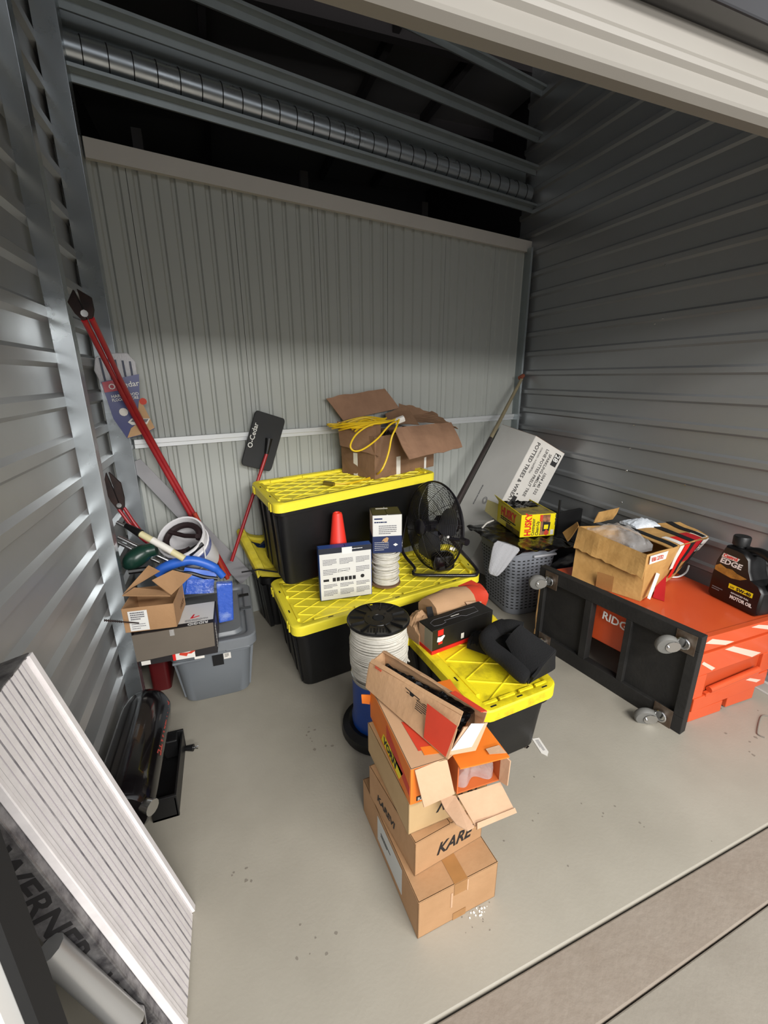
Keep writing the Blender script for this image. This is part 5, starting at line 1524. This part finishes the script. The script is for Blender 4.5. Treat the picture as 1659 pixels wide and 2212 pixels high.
text('28', 0.055, lmw @ frame(P2 + dd * 0.035 + w3 * 0.78 + nn * 0.005, dd, z=nn), M_white, wc, bold=0.001, sx=1.1)
decal(wc, lmw @ frame(P2 + dd * 0.47 + w3 * 0.22 + nn * 0.0035, dd, z=nn), 0.05, 0.035, M_ink, 'parcel_symbol')
for k in (0, 1):
    decal(wc, lmw @ frame(P2 + dd * (0.44 + 0.11 * k) + w3 * 0.27 + nn * 0.0035, dd, z=nn), 0.02, 0.02, M_ink, 'diamond_mark', poly=[(0, 0.008), (0.008, 0), (0.016, 0.008), (0.008, 0.016)])
n2 = dd.cross((P1 - P2).normalized())
if n2.x > 0:
    n2 = -n2
b = MB()
oc_ = P2 + dd * 0.62 + (P1 - P2) * 0.40 + n2 * 0.0035
b.tube(circle(oc_, 0.028, 24, dd, (P1 - P2).normalized()), 0.002, 5, closed=True)
b.tube(circle(oc_, 0.018, 16, dd, (P1 - P2).normalized()), 0.0018, 5, closed=True)
wb(b, wc, 'round_stamp', M_inkgrey)
text('GIVE BACK PROGRAM', 0.018, lmw @ frame(P2 + dd * 0.52 + (P1 - P2) * 0.66 + n2 * 0.004, dd, z=n2), M_inkgrey, wc, bold=0.0006)

# ---------------------------------------------------------------- laundry basket
lb_ = thing('laundry_basket', 'tall grey slotted laundry basket with a black bag over its rim', 'basket', (1.61, 2.14, 0.0), -2)
bl, bw_, bh = 0.39, 0.47, 0.52
b = MB()
rings = []
for z, i_ in ((0.0, 0.075), (0.02, 0.06), (0.26, 0.032), (0.44, 0.012), (0.47, 0.010), (0.475, 0.0), (0.52, -0.004), (0.52, 0.006), (0.47, 0.016), (0.26, 0.038), (0.03, 0.066)):
    rings.append([(p[0], p[1], z) for p in rrect(bl - 2 * i_, bw_ - 2 * i_, 0.085, 8, i_, i_)])
b.loft(rings)
b.build('basket_body', M_grey_basket, lb_, smooth=True)
b = MB()
for row in range(16):
    z = 0.06 + row * 0.0245
    tt = z / 0.44
    i_ = 0.062 * (1 - tt) + 0.012 * tt
    rr_ = rrect(bl - 2 * i_, bw_ - 2 * i_, 0.085, 8, i_, i_)
    # walk the outline and drop a slot every 33 mm
    acc = 0.0
    tot = 0.0
    nxt = 0.006 + (0.0165 if row % 2 else 0.0)
    for k in range(len(rr_)):
        a, c_ = Vector((*rr_[k], z)), Vector((*rr_[(k + 1) % len(rr_)], z))
        l = (c_ - a).length
        while nxt < tot + l:
            p = a.lerp(c_, (nxt - tot) / l)
            d = (c_ - a).normalized()
            nv = Vector((d[1], -d[0], 0))
            nxt += 0.033
            if nv.y > 0.4 or nv.x > 0.6:
                continue
            X = Matrix(((d[0], nv[0], 0, p[0]), (d[1], nv[1], 0, p[1]), (0, 0, 1, p[2]), (0, 0, 0, 1)))
            b.box((-0.0085, -0.004, -0.0035), (0.0085, 0.0009, 0.0035), X)
        tot += l
b.build('slot_pattern', M_black_matte, lb_, kind='stuff')
MB().box((0.16, -0.012, 0.452), (0.33, 0.006, 0.466)).build('front_handle', mat('pale_grey', '#b6b7bb', 0.3), lb_, bevel=0.004)
bf_ = thing('bin_bag', 'glossy black plastic bag stretched over the top of the laundry basket', 'bag', (1.78, 2.38, 0.522))
QB = [Vector(p) for p in ((1.57, 2.10, 0.522), (2.03, 2.06, 0.522), (2.06, 2.64, 0.522), (1.58, 2.66, 0.522))]
wb(MB().heap(QB, lambda u, v: 0.014 - 0.03 * (max(abs(2 * u - 1), abs(2 * v - 1)) ** 6) * (0.6 + noise.noise(Vector((u * 6, v * 6, 0)))) + 0.010 * noise.noise(Vector((u * 11, v * 11, 3))), 36, 36, base=-0.004), bf_, 'bag_film', M_black_film, smooth=True)
wb(MB().sheet([(2.0, 2.08, 0.52), (2.16, 2.12, 0.48), (2.20, 2.30, 0.44), (2.03, 2.3, 0.52)], 0.004, nx=10, ny=10, warp=0.05, seed=6), bf_, 'hanging_corner', M_black_film, smooth=True)
wb(MB().tube(smooth_path([(1.6427, 2.5466, 0.5350), (1.7130, 2.5992, 0.5450), (1.7842, 2.6256, 0.5500)], 4), 0.006, 8), bf_, 'white_drawstring', M_label)
cl = thing('cloth', 'pale grey cloth hanging over the left front corner of the laundry basket', 'cloth', (1.5224, 2.1200, 0.5072))
rows_ = []
edgeL = [(1.4932, 2.1600, 0.6184), (1.4554, 2.1300, 0.5586), (1.4351, 2.1100, 0.4872), (1.4136, 2.1000, 0.4303), (1.4218, 2.1000, 0.4074)]
edgeR = [(1.6493, 2.1000, 0.5462), (1.6169, 2.0900, 0.5269), (1.5674, 2.0800, 0.4797), (1.5135, 2.0800, 0.4139), (1.4766, 2.0900, 0.3812)]
b = MB()
rings = []
for k in range(5):
    a, c_ = Vector(edgeL[k]), Vector(edgeR[k])
    row = []
    for j in range(9):
        p = a.lerp(c_, j / 8) + Vector((0, -0.02 * math.sin(PI * j / 8) + 0.008 * math.sin(j * 2.2 + k), 0))
        row.append(p)
    rings.append(row)
b.loft([r_ + [p + Vector((0, 0.008, 0)) for p in reversed(r_)] for r_ in rings])
wb(b, cl, 'cloth_fold', M_cloth_grey, smooth=True, sub=1)

# ---------------------------------------------------------------- contractor bag carton
hb = thing('bag_carton', 'open yellow and red HUSKY contractor bag carton on top of the bagged laundry basket', 'box', (1.755, 2.27, 0.542), -9.5)
dH = (0.245, 0.36, 0.155)
M_hy = mat('husky_yellow', '#ecd815', 0.4)
b = MB()
b.box((0, 0, 0), (0.245, 0.36, 0.004)).box((0, 0, 0), (0.245, 0.004, 0.155)).box((0, 0.004, 0), (0.004, 0.36, 0.155)).box((0.241, 0.004, 0), (0.245, 0.36, 0.155))
b.build('carton_body', M_hy, hb, bevel=0.001)
MB().sheet([(0.0, 0.0, 0.155), (0.0, 0.36, 0.155), (-0.03, 0.37, 0.20), (-0.004, 0.02, 0.157)], 0.003).build('raised_flap', M_hy, hb)
MB().sheet([(0.0, 0.36, 0.0), (0.0, 0.36, 0.13), (-0.06, 0.42, 0.15), (-0.07, 0.43, 0.06)], 0.003).build('end_flap', mat('khaki_inside', '#8c8458', 0.8), hb)
MB().sheet([(0.004, 0.004, 0.154), (0.241, 0.004, 0.154), (0.241, 0.2, 0.15), (0.004, 0.17, 0.15)], 0.003).build('top_flap', mat('husky_top', '#5c4c1e', 0.5, var=0.8, vscale=18, col2='#b5a21c'), hb)
MB().heap([(0.01, 0.17, 0.12), (0.235, 0.17, 0.12), (0.235, 0.34, 0.12), (0.01, 0.34, 0.12)], lambda u, v: 0.03 + 0.02 * noise.noise(Vector((u * 8, v * 8, 0))), 14, 14, base=-0.1).build('black_bag_roll', M_black_film, hb, smooth=True)
text('HUSKY', 0.062, face_frame('F', dH, 0.072, 0.008, rot=90), M_redbright, hb, bold=0.0022, sx=0.8)
text('Contractor\nClean-Up\nBags', 0.03, face_frame('F', dH, 0.098, 0.008, rot=90), M_ink, hb, bold=0.0006, sx=0.85)
decal(hb, face_frame('F', dH, 0.14, 0.01), 0.065, 0.14, mat('photo_print', '#c0825a', 0.5, var=0.9, vscale=26, col2='#1c1210'), 'photo_print')
decal(hb, face_frame('F', dH, 0.155, 0.006, off=0.0014), 0.05, 0.09, M_ink, 'bag_picture', poly=[(0, 0.03), (0.05, 0.03), (0.055, 0.09), (0.002, 0.095)])
decal(hb, face_frame('F', dH, 0.168, 0.004, off=0.002), 0.03, 0.045, M_red, 'red_star_patch', poly=[(0, 0.01), (0.02, 0), (0.03, 0.012), (0.03, 0.03), (0.015, 0.045), (0.004, 0.03)])
decal(hb, face_frame('F', dH, 0.165, 0.05, off=0.002), 0.03, 0.03, M_yellow_print, 'yellow_patch')
decal(hb, face_frame('F', dH, 0.132, 0.105, off=0.0014), 0.02, 0.045, M_red, 'pink_flash')
decal(hb, face_frame('F', dH, 0.215, 0.008), 0.022, 0.035, M_label, 'barcode_label')
text('50 BAGS', 0.02, face_frame('F', dH, 0.24, 0.148, rot=-90, off=0.0014), M_ink, hb, bold=0.0004)
text('HUSKY', 0.085, face_frame('L', dH, 0.06, 0.075, rot=0, off=0.002), M_redbright, hb, bold=0.003, sx=0.85)
textlines(hb, face_frame('L', dH, 0.06, 0.04, off=0.002), 0.24, 0.028, 2, M_ink, 5, 0.6)
decal(hb, face_frame('L', dH, 0.15, 0.004, off=0.001), 0.2, 0.034, mat('dark_photo_print', '#3a2c14', 0.5, var=0.9, vscale=20, col2='#9a8420'), 'photo_print')

# ---------------------------------------------------------------- orange chest on its side with black dolly board
oc2 = thing('tool_chest', 'orange metal tool chest lying on its side by the right wall, behind the black dolly', 'tool chest', (1.85, 1.085, 0.0))
def quadbox(b, poly, z0, z1):
    b.loft([[(p[0], p[1], z0) for p in poly], [(p[0], p[1], z1) for p in poly]])
    return b
CH = [(1.872, 1.135), (2.42, 1.125), (2.42, 1.92), (1.70, 1.95)]
wb(quadbox(MB(), CH, 0.19, 0.45), oc2, 'chest_body', M_chest, bevel=0.006)
wb(quadbox(MB(), [(1.88, 1.15), (2.40, 1.14), (2.40, 1.30), (1.86, 1.31)], 0.05, 0.19), oc2, 'drawer_box', M_chest, bevel=0.004)


def face_band(xa, xb, za0, za1, zb0, zb1, y, name, m, d=0.03):
    b = MB().loft([[(xa, y, za0), (xb, y, zb0), (xb, y, zb1), (xa, y, za1)], [(xa, y + d, za0), (xb, y + d, zb0), (xb, y + d, zb1), (xa, y + d, za1)]])
    wb(b, oc2, name, m, bevel=0.003)


face_band(1.873, 2.422, 0.378, 0.452, 0.392, 0.455, 1.118, 'side_band', M_chest)
face_band(1.885, 2.42, 0.255, 0.372, 0.278, 0.386, 1.110, 'side_band', M_chest)
face_band(1.90, 2.40, 0.065, 0.135, 0.09, 0.168, 1.104, 'side_band', M_chest)
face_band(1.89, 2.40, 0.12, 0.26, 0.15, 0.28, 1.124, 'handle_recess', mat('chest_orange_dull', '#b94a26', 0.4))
face_band(1.885, 1.955, 0.135, 0.256, 0.137, 0.258, 1.108, 'side_post', M_chest)
face_band(2.335, 2.41, 0.165, 0.275, 0.168, 0.278, 1.108, 'side_post', M_chest)
wb(MB().tube([(1.99, 1.106, 0.166), (2.31, 1.102, 0.200)], 0.015, 12), oc2, 'side_handle', M_chest, smooth=True)
face_band(1.97, 2.325, 0.134, 0.152, 0.166, 0.182, 1.100, 'handle_lip', M_chest, 0.02)
face_band(1.905, 2.125, 0.0, 0.056, 0.0, 0.062, 1.112, 'foot_block', M_chest, 0.14)
face_band(2.165, 2.36, 0.006, 0.066, 0.006, 0.086, 1.116, 'foot_block', M_chest, 0.14)
M_refl = mat('pale_glare', '#f0c6b4', 0.35)  # stripes of light on the chest's near face, painted as thin pale strips
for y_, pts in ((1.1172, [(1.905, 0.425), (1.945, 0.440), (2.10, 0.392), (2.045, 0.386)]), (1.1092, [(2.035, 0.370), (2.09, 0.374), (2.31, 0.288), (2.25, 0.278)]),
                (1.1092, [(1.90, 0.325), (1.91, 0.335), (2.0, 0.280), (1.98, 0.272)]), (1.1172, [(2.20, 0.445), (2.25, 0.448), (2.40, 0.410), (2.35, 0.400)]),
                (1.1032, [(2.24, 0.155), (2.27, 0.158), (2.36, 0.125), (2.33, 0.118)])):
    wb(MB().loft([[(p[0], y_, p[1]) for p in pts], [(p[0], y_ - 0.0008, p[1]) for p in pts]]), oc2, 'glare_strip', M_refl)
tdn = Vector((-0.182, 0.983, 0))
nout = Vector((-0.983, -0.182, 0))
text('RIDGID', 0.062, Matrix.Translation(-oc2.location) @ frame(Vector((1.849, 1.07, 0)) + tdn * 0.485 + Vector((0, 0, 0.345)), -tdn + Vector((0, 0, -0.06)), z=nout), M_white, oc2, bold=0.0012, sx=0.95)

dy = thing('dolly', 'black wooden dolly board standing on edge against the orange chest, with four casters', 'dolly', (1.80, 1.07, 0.0))
DF = Matrix(((-0.182, 0, -0.983, 1.80), (0.983, 0, -0.182, 1.07), (0, 1, 0, 0), (0, 0, 0, 1)))     # x along, y up, z outwards
inv = Matrix.Translation(-dy.location)
def dbox(lo, hi, name, m, **k):
    return wb(MB().box(lo, hi, DF), dy, name, m, **k)
M_dk = mat('black_painted_wood', '#191817', 0.7, var=0.5, vscale=9, col2='#2c2a27', bump=0.15, bscale=60)
dbox((0.0, 0.0, -0.045), (0.86, 0.085, 0.0), 'board_rail', M_dk, bevel=0.003)
dbox((0.0, 0.43, -0.045), (0.86, 0.505, 0.0), 'board_rail', M_dk, bevel=0.003)
dbox((0.0, 0.085, -0.045), (0.045, 0.43, 0.0), 'board_stile', M_dk, bevel=0.003)
dbox((0.815, 0.085, -0.045), (0.86, 0.43, 0.0), 'board_stile', M_dk, bevel=0.003)
dbox((0.295, 0.085, -0.045), (0.325, 0.43, 0.0), 'board_stile', M_dk, bevel=0.002)
dbox((0.51, 0.085, -0.045), (0.55, 0.43, 0.0), 'board_stile', M_dk, bevel=0.002)
dbox((0.045, 0.085, -0.045), (0.295, 0.43, -0.022), 'panel', M_dk)
dbox((0.55, 0.085, -0.045), (0.815, 0.43, -0.022), 'panel', M_dk)
wb(MB().sheet([DF @ Vector(p) for p in ((0.845, 0.06, 0.001), (0.853, 0.06, 0.001), (0.850, 0.42, 0.001), (0.843, 0.42, 0.001))], 0.002, nx=2, ny=10, warp=0.01), dy, 'bare_wood_edge', M_ply)
for s_, z_, sg in ((0.773, 0.448, 1), (0.058, 0.452, -1), (0.085, 0.048, -1), (0.773, 0.048, 1)):
    c = MB().box((s_ - 0.042, z_ - 0.048, 0.0), (s_ + 0.042, z_ + 0.048, 0.004), DF)
    cp = wb(c, dy, 'caster', M_steelworn, bevel=0.001)
    w0 = Vector((s_ + 0.042, z_ - 0.012, 0.066))
    n_ = 24
    def LP(p):
        return inv @ (DF @ p)
    aw = Vector((-0.75, -0.22, 0.6)).normalized()
    a1 = aw.cross(Vector((0, 0, 1))).normalized()
    a2 = a1.cross(aw)
    b = MB()
    b.loft([[LP(p) for p in circle(w0 + aw * d, r_, n_, a1, a2)] for d, r_ in ((-0.016, 0.034), (-0.015, 0.042), (-0.008, 0.047), (0.008, 0.047), (0.015, 0.042), (0.016, 0.034))])
    b.build('wheel', M_wheel, cp, smooth=True)
    b = MB()
    for sd in (-1, 1):
        b.loft([[LP(p) for p in circle(w0 + aw * sd * 0.018 + (Vector((s_, z_, 0.02)) - w0) * 0.3, 0.03, 14, a1, a2)], [LP(p) for p in circle(w0 + aw * sd * 0.020 + (Vector((s_, z_, 0.02)) - w0) * 0.3, 0.03, 14, a1, a2)]])
    b.tube([LP(w0 - aw * 0.026), LP(w0 + aw * 0.026)], 0.007, 10)
    b.tube([LP(Vector((s_, z_, 0.004))), LP(Vector((s_, z_, 0.02)))], 0.026, 20)
    b.tube([LP(p) for p in circle(Vector((s_, z_, 0.02)), 0.024, 20, (1, 0, 0), (0, 1, 0))], 0.005, 8, closed=True)
    b.build('swivel_fork', M_chrome, cp, smooth=True)

# ---------------------------------------------------------------- battered carton on the chest
bc = thing('cardboard_box', 'battered brown carton with black and red bands, bubble wrap showing, on the orange tool chest', 'box', (1.937, 1.482, 0.46))
N0, R0, R2, L0 = Vector((1.915, 1.47, 0.453)), Vector((2.32, 1.60, 0.475)), Vector((2.22, 1.95, 0.475)), Vector((1.775, 1.80, 0.455))
N1, R1, R3, L1 = Vector((2.0331, 1.5580, 0.6650)), Vector((2.4400, 1.5431, 0.7117)), Vector((2.4400, 1.7163, 0.7379)), Vector((1.9488, 1.9688, 0.6950))
N1 = Vector((1.965, 1.515, 0.685))
M_bc = mat('battered_cardboard', '#c19659', 0.85, var=0.6, vscale=9, col2='#9d7238', bump=0.25, bscale=30)
wb(MB().sheet([N0, N1, L1, L0], 0.005, nx=10, ny=10, warp=0.006, seed=2), bc, 'end_wall', M_bc)
wb(MB().sheet([N0, R0, R1, N1], 0.005, nx=12, ny=8, warp=0.008, seed=3), bc, 'side_wall', M_bc)
wb(MB().sheet([R0, R2, R3, R1], 0.005, nx=6, ny=6, warp=0.006, seed=4), bc, 'end_wall', M_bc)
wb(MB().sheet([L0, R2, R3, L1], 0.005, nx=6, ny=6, warp=0.006, seed=5), bc, 'side_wall', M_bc)
wb(MB().sheet([N0, R0, R2, L0], 0.005), bc, 'bottom', M_bc)
def tp(u, v, dz=0.0):
    return N1 * (1 - u) * (1 - v) + R1 * u * (1 - v) + R3 * u * v + L1 * (1 - u) * v + Vector((0, 0, dz))
wb(MB().sheet([tp(0.36, 0.0), tp(1.0, 0.0), tp(1.0, 1.0), tp(0.36, 1.0)], 0.005, nx=10, ny=8, warp=0.014, seed=6), bc, 'top_panel', M_bc)
# folded-over front flap, creased
wb(MB().sheet([L1 + Vector((-0.012, -0.006, 0.004)), N1 + Vector((-0.01, -0.012, 0.004)), N1.lerp(N0, 0.48) + Vector((-0.035, -0.02, 0)), L1.lerp(L0, 0.40) + Vector((-0.035, -0.012, 0.0))], 0.005, nx=14, ny=8, warp=0.015, seed=8, edge=0.012), bc, 'flap', M_bc)
wb(MB().sheet([L1 + Vector((0, 0, 0.0)), L1 + Vector((0.05, 0.08, 0.0)), L1 + Vector((-0.01, 0.12, -0.08)), L1 + Vector((-0.05, 0.03, -0.10))], 0.005, nx=6, ny=6, warp=0.01, seed=9), bc, 'flap', M_bc)
wb(MB().sheet([(2.1105, 2.0200, 0.6808), (2.3440, 2.1000, 0.6544), (2.4458, 2.1400, 0.7159), (2.1887, 2.0600, 0.7337)], 0.005, nx=6, ny=6, warp=0.012, seed=12), bc, 'flap', M_bc)
def band(u0, u1, m, name, dz=0.006, side=True, v1=1.0, hs=0.75):
    wb(MB().sheet([tp(u0, -0.02, dz), tp(u1, -0.02, dz), tp(u1 - 0.02, v1, dz), tp(u0 - 0.02, v1, dz)], 0.003, nx=3, ny=8, warp=0.01, seed=6), bc, name, m)
    if side:
        def sp_(u, h):
            return (N1.lerp(R1, u)).lerp(N0.lerp(R0, u), h) + Vector((0.002, -0.010, 0))
        wb(MB().sheet([sp_(u0, 0), sp_(u1, 0), sp_(u1, hs), sp_(u0, hs)], 0.003, nx=2, ny=6, warp=0.006, seed=3), bc, name, m)
band(0.40, 0.46, M_black_matte, 'black_band', side=False)
band(0.66, 0.74, M_black_matte, 'black_band', 0.008)
band(0.88, 0.94, M_black_matte, 'black_band', 0.008)
band(0.58, 0.66, M_redbright, 'red_tape', v1=0.25, hs=0.8)
band(0.76, 0.86, mat('red_tape', '#b51c26', 0.4), 'red_tape', v1=0.35, hs=0.5)
band(0.50, 0.56, M_label, 'white_sticker', v1=0.3, hs=0.55)
band(0.88, 0.97, M_label, 'white_sticker', 0.005, v1=0.3, hs=0.3)
def sidequad(u0, u1, h0, h1, m, name):
    sp2 = lambda u, h: (N1.lerp(R1, u)).lerp(N0.lerp(R0, u), h) + Vector((0.002, -0.012, 0))
    wb(MB().sheet([sp2(u0, h0), sp2(u1, h0), sp2(u1, h1), sp2(u0, h1)], 0.0015), bc, name, m)
sidequad(0.02, 0.30, 0.02, 0.2, M_label, 'white_sticker')
text('EB 272', 0.03, Matrix.Translation(-bc.location) @ frame(N1.lerp(R1, 0.05).lerp(N0, 0.16) + Vector((0.004, -0.0145, 0.004)), R1 - N1, z=(0.3, -1, 0)), M_red, bc, bold=0.0004)
wb(MB().sheet([(1.9240, 1.4400, 0.4835), (1.9456, 1.4400, 0.4717), (2.0617, 1.5000, 0.5685), (2.0360, 1.5000, 0.5806)], 0.002), bc, 'white_edge_tape', M_label)
wb(MB().sheet([(2.1002, 1.5821, 0.5400), (2.1699, 1.5694, 0.5400), (2.0605, 1.4820, 0.4700), (2.0241, 1.5232, 0.4700)], 0.002, nx=6, ny=8, warp=0.02, seed=2), bc, 'white_torn_paper', M_label)
wb(MB().sheet([(2.1684, 1.5802, 0.5300), (2.1878, 1.5540, 0.5300), (2.0297, 1.4247, 0.4560), (2.0091, 1.4745, 0.4560)], 0.002, nx=6, ny=8, warp=0.02, seed=4), bc, 'red_torn_tape', mat('red_tape', '#b51c26', 0.4))
wb(MB().sheet([L0.lerp(N0, 0.38) + Vector((-0.006, -0.003, 0)), L0.lerp(N0, 0.62) + Vector((-0.006, -0.003, 0)), L0.lerp(N0, 0.62) + Vector((-0.004, 0, 0.09)), L0.lerp(N0, 0.38) + Vector((-0.004, 0, 0.09))], 0.001), bc, 'packing_tape', M_tape)
bw2 = thing('bubble_wrap', 'clear crumpled bubble wrap bulging out of the battered carton on the chest', 'wrapping', (1.98, 1.75, 0.66))
wb(MB().heap([tp(0.04, 0.25, -0.05), tp(0.34, 0.25, -0.05), tp(0.34, 0.95, -0.05), tp(0.04, 0.95, -0.05)], lambda u, v: 0.035 + 0.07 * math.sin(PI * v) ** 0.6 * math.sin(PI * (0.1 + 0.8 * u)) + 0.02 * noise.noise(Vector((u * 8, v * 8, 3))), 22, 22), bw2, 'wrap_film', M_bubble, smooth=True)
wb(MB().heap([tp(0.45, 0.75, 0.01), tp(0.72, 0.75, 0.01), tp(0.72, 1.1, 0.01), tp(0.45, 1.1, 0.01)], lambda u, v: 0.035 * math.sin(PI * v) ** 0.6 * math.sin(PI * (0.1 + 0.8 * u)) + 0.01 * noise.noise(Vector((u * 8, v * 8, 3))), 12, 12, base=-0.01), bw2, 'wrap_film', mat('white_film', '#c9cfd6', 0.3, bump=0.5), smooth=True)
ww = thing('white_cable', 'thin white cable looping out from under the battered carton onto the chest', 'cord', (2.3251, 1.6199, 0.4530))
wb(MB().tube(smooth_path([(2.2954, 1.6261, 0.4580), (2.3574, 1.6035, 0.4580), (2.4322, 1.6152, 0.4700), (2.4883, 1.6447, 0.4900)], 5), 0.005, 8), ww, 'cable', M_white, smooth=True)

# ---------------------------------------------------------------- motor oil jug
JM = frame(Vector((2.315, 1.41, 0.4515)), Vector((-0.10, -1, 0)), z=Vector((-1, 0.10, 0))) @ Matrix.Scale(1.12, 4)
jg = thing('oil_jug', 'black motor oil jug with gold graphic and yellow label standing on the orange chest', 'jug', mat4=JM)
def JF(poly, y0, y1):
    return [[Vector((p[0], p[1], y0)) for p in poly], [Vector((p[0], p[1], y1)) for p in poly]]
body = [(0.012, 0.0), (0.215, 0.0), (0.228, 0.012), (0.232, 0.11), (0.212, 0.135), (0.175, 0.15), (0.158, 0.185), (0.145, 0.235), (0.118, 0.258), (0.088, 0.262), (0.036, 0.262), (0.026, 0.235), (0.008, 0.18), (0.0, 0.11), (0.0, 0.012)]
def inner(poly, s_):
    cx = sum(p[0] for p in poly) / len(poly)
    cy = sum(p[1] for p in poly) / len(poly)
    return [(cx + (p[0] - cx) * s_, cy + (p[1] - cy) * s_) for p in poly]
M_jug = mat('jug_black', '#0c0b0c', 0.38)
rings = []
for d, s_ in ((0.0, 0.93), (-0.006, 0.985), (-0.014, 1.0), (-0.085, 1.0), (-0.095, 0.985), (-0.10, 0.93)):
    rings.append([Vector((p[0], p[1], d)) for p in inner(body, s_)])
MB().loft(rings).build('jug_body', M_jug, jg, smooth=True)
MB().tube(smooth_path([(0.10, 0.252, -0.05), (0.15, 0.265, -0.05), (0.20, 0.25, -0.05), (0.226, 0.205, -0.05), (0.228, 0.15, -0.05), (0.215, 0.11, -0.05)], 5), 0.019, 12).build('handle', M_jug, jg, smooth=True)
X = Matrix.Translation((0.062, 0.26, -0.05)) @ Matrix.Rotation(-PI / 2, 4, 'X')
MB().lathe([(0.024, 0.0), (0.024, 0.008), (0.032, 0.01), (0.033, 0.045), (0.03, 0.05)], 24, X=X).build('cap', M_black_pl, jg, smooth=True)
ffj = Matrix.Translation((0.0, 0.0, 0.0008))
M_gold = mat('gold_print', '#b98a3c', 0.4, var=0.7, vscale=30, col2='#5c3d14')
decal(jg, ffj @ Matrix.Translation((0.03, 0.205, 0)), 0.075, 0.022, M_label, 'white_logo_plate', poly=[(0.0, 0.0), (0.07, 0.0), (0.08, 0.018), (0.006, 0.02)])
text('Castrol', 0.022, ffj @ Matrix.Translation((0.038, 0.209, 0.0008)), M_redbright, jg, bold=0.0006, sx=0.95)
text('EDGE', 0.034, ffj @ Matrix.Translation((0.026, 0.178, 0)), M_white, jg, bold=0.001, sx=1.15, shear=0.15)
decal(jg, ffj @ Matrix.Translation((0.012, 0.125, 0)), 0.14, 0.04, M_gold, 'gold_graphic', poly=[(0.0, 0.03), (0.02, 0.045), (0.05, 0.035), (0.075, 0.04), (0.10, 0.03), (0.145, 0.024), (0.12, 0.008), (0.08, 0.0), (0.04, 0.004), (0.0, 0.01)])
decal(jg, ffj @ Matrix.Translation((0.09, 0.078, 0)), 0.105, 0.022, M_yellow_print, 'yellow_label')
text('5W-40', 0.02, ffj @ Matrix.Translation((0.125, 0.081, 0.0008)), M_ink, jg, bold=0.0008, sx=1.1)
text('SAE', 0.012, ffj @ Matrix.Translation((0.097, 0.083, 0.0008)), M_ink, jg)
text('MOTOR OIL', 0.022, ffj @ Matrix.Translation((0.105, 0.035, 0)), M_white, jg, bold=0.0008, sx=0.8)
text('ADVANCED FULL', 0.010, ffj @ Matrix.Translation((0.105, 0.058, 0)), M_white, jg)
textlines(jg, ffj @ Matrix.Translation((0.018, 0.04, 0)), 0.05, 0.02, 2, M_inkgrey, 4, 0.4)
# dark items behind the chest, in the gap beside the wall
dk = thing('leaning_board', 'dark upright board in shadow between the laundry basket and the right wall', 'board', (2.2, 2.42, 0.0), 8)
MB().box((0, 0, 0), (0.24, 0.03, 0.62)).build('board', M_black_matte, dk, bevel=0.003)
MB().tube([(-0.02, -0.01, 0.0), (-0.015, 0.0, 0.72)], 0.009, 8).build('upright_rod', M_black_pl, dk)
pb = thing('purple_bag', 'dark navy bag crammed behind the laundry basket and the dolly', 'bag', (2.05, 2.1, 0.0))
MB().heap([(-0.05, -0.1, 0), (0.35, -0.1, 0), (0.35, 0.25, 0), (-0.03, 0.25, 0)], lambda u, v: 0.1 + 0.3 * (math.sin(PI * (0.1 + 0.8 * u)) * math.sin(PI * (0.1 + 0.8 * v))) ** 0.5 + 0.03 * noise.noise(Vector((u * 6, v * 6, 0))), 16, 16).build('bag_film', mat('navy_bag', '#12122a', 0.4), pb, smooth=True)
# bent wire on the floor at the right edge
bwir = thing('bent_wire', 'bent grey wire lying flat on the floor near the right edge', 'wire', (2.2400, 0.9935, 0.0000))
wb(MB().tube(smooth_path([(2.3028, 1.0102, 0.0040), (2.2650, 1.0174, 0.0040), (2.1480, 0.9621, 0.0040), (2.1320, 0.9448, 0.0040), (2.1407, 0.9274, 0.0040)], 4), 0.0022, 6), bwir, 'wire_loop', mat('grey_wire', '#7a756d', 0.5), smooth=True)

# ================================================================ groups of look-alikes
for o in list(bpy.data.objects):
    if o.parent is None and o.get('label'):
        base = o.name.split('.')[0]
        lab = o['label']
        if base == 'storage_tote' and 'yellow' in lab:
            o['group'] = 'black storage totes with yellow lids'
        elif base == 'cardboard_box' and ('front stack' in lab or 'under the long' in lab):
            o['group'] = 'cartons in the front stack'
        elif base == 'bolt_cutter':
            o['group'] = 'red bolt cutters in the left corner'
        elif base == 'metal_tube':
            o['group'] = 'metal tubes in the left corner'
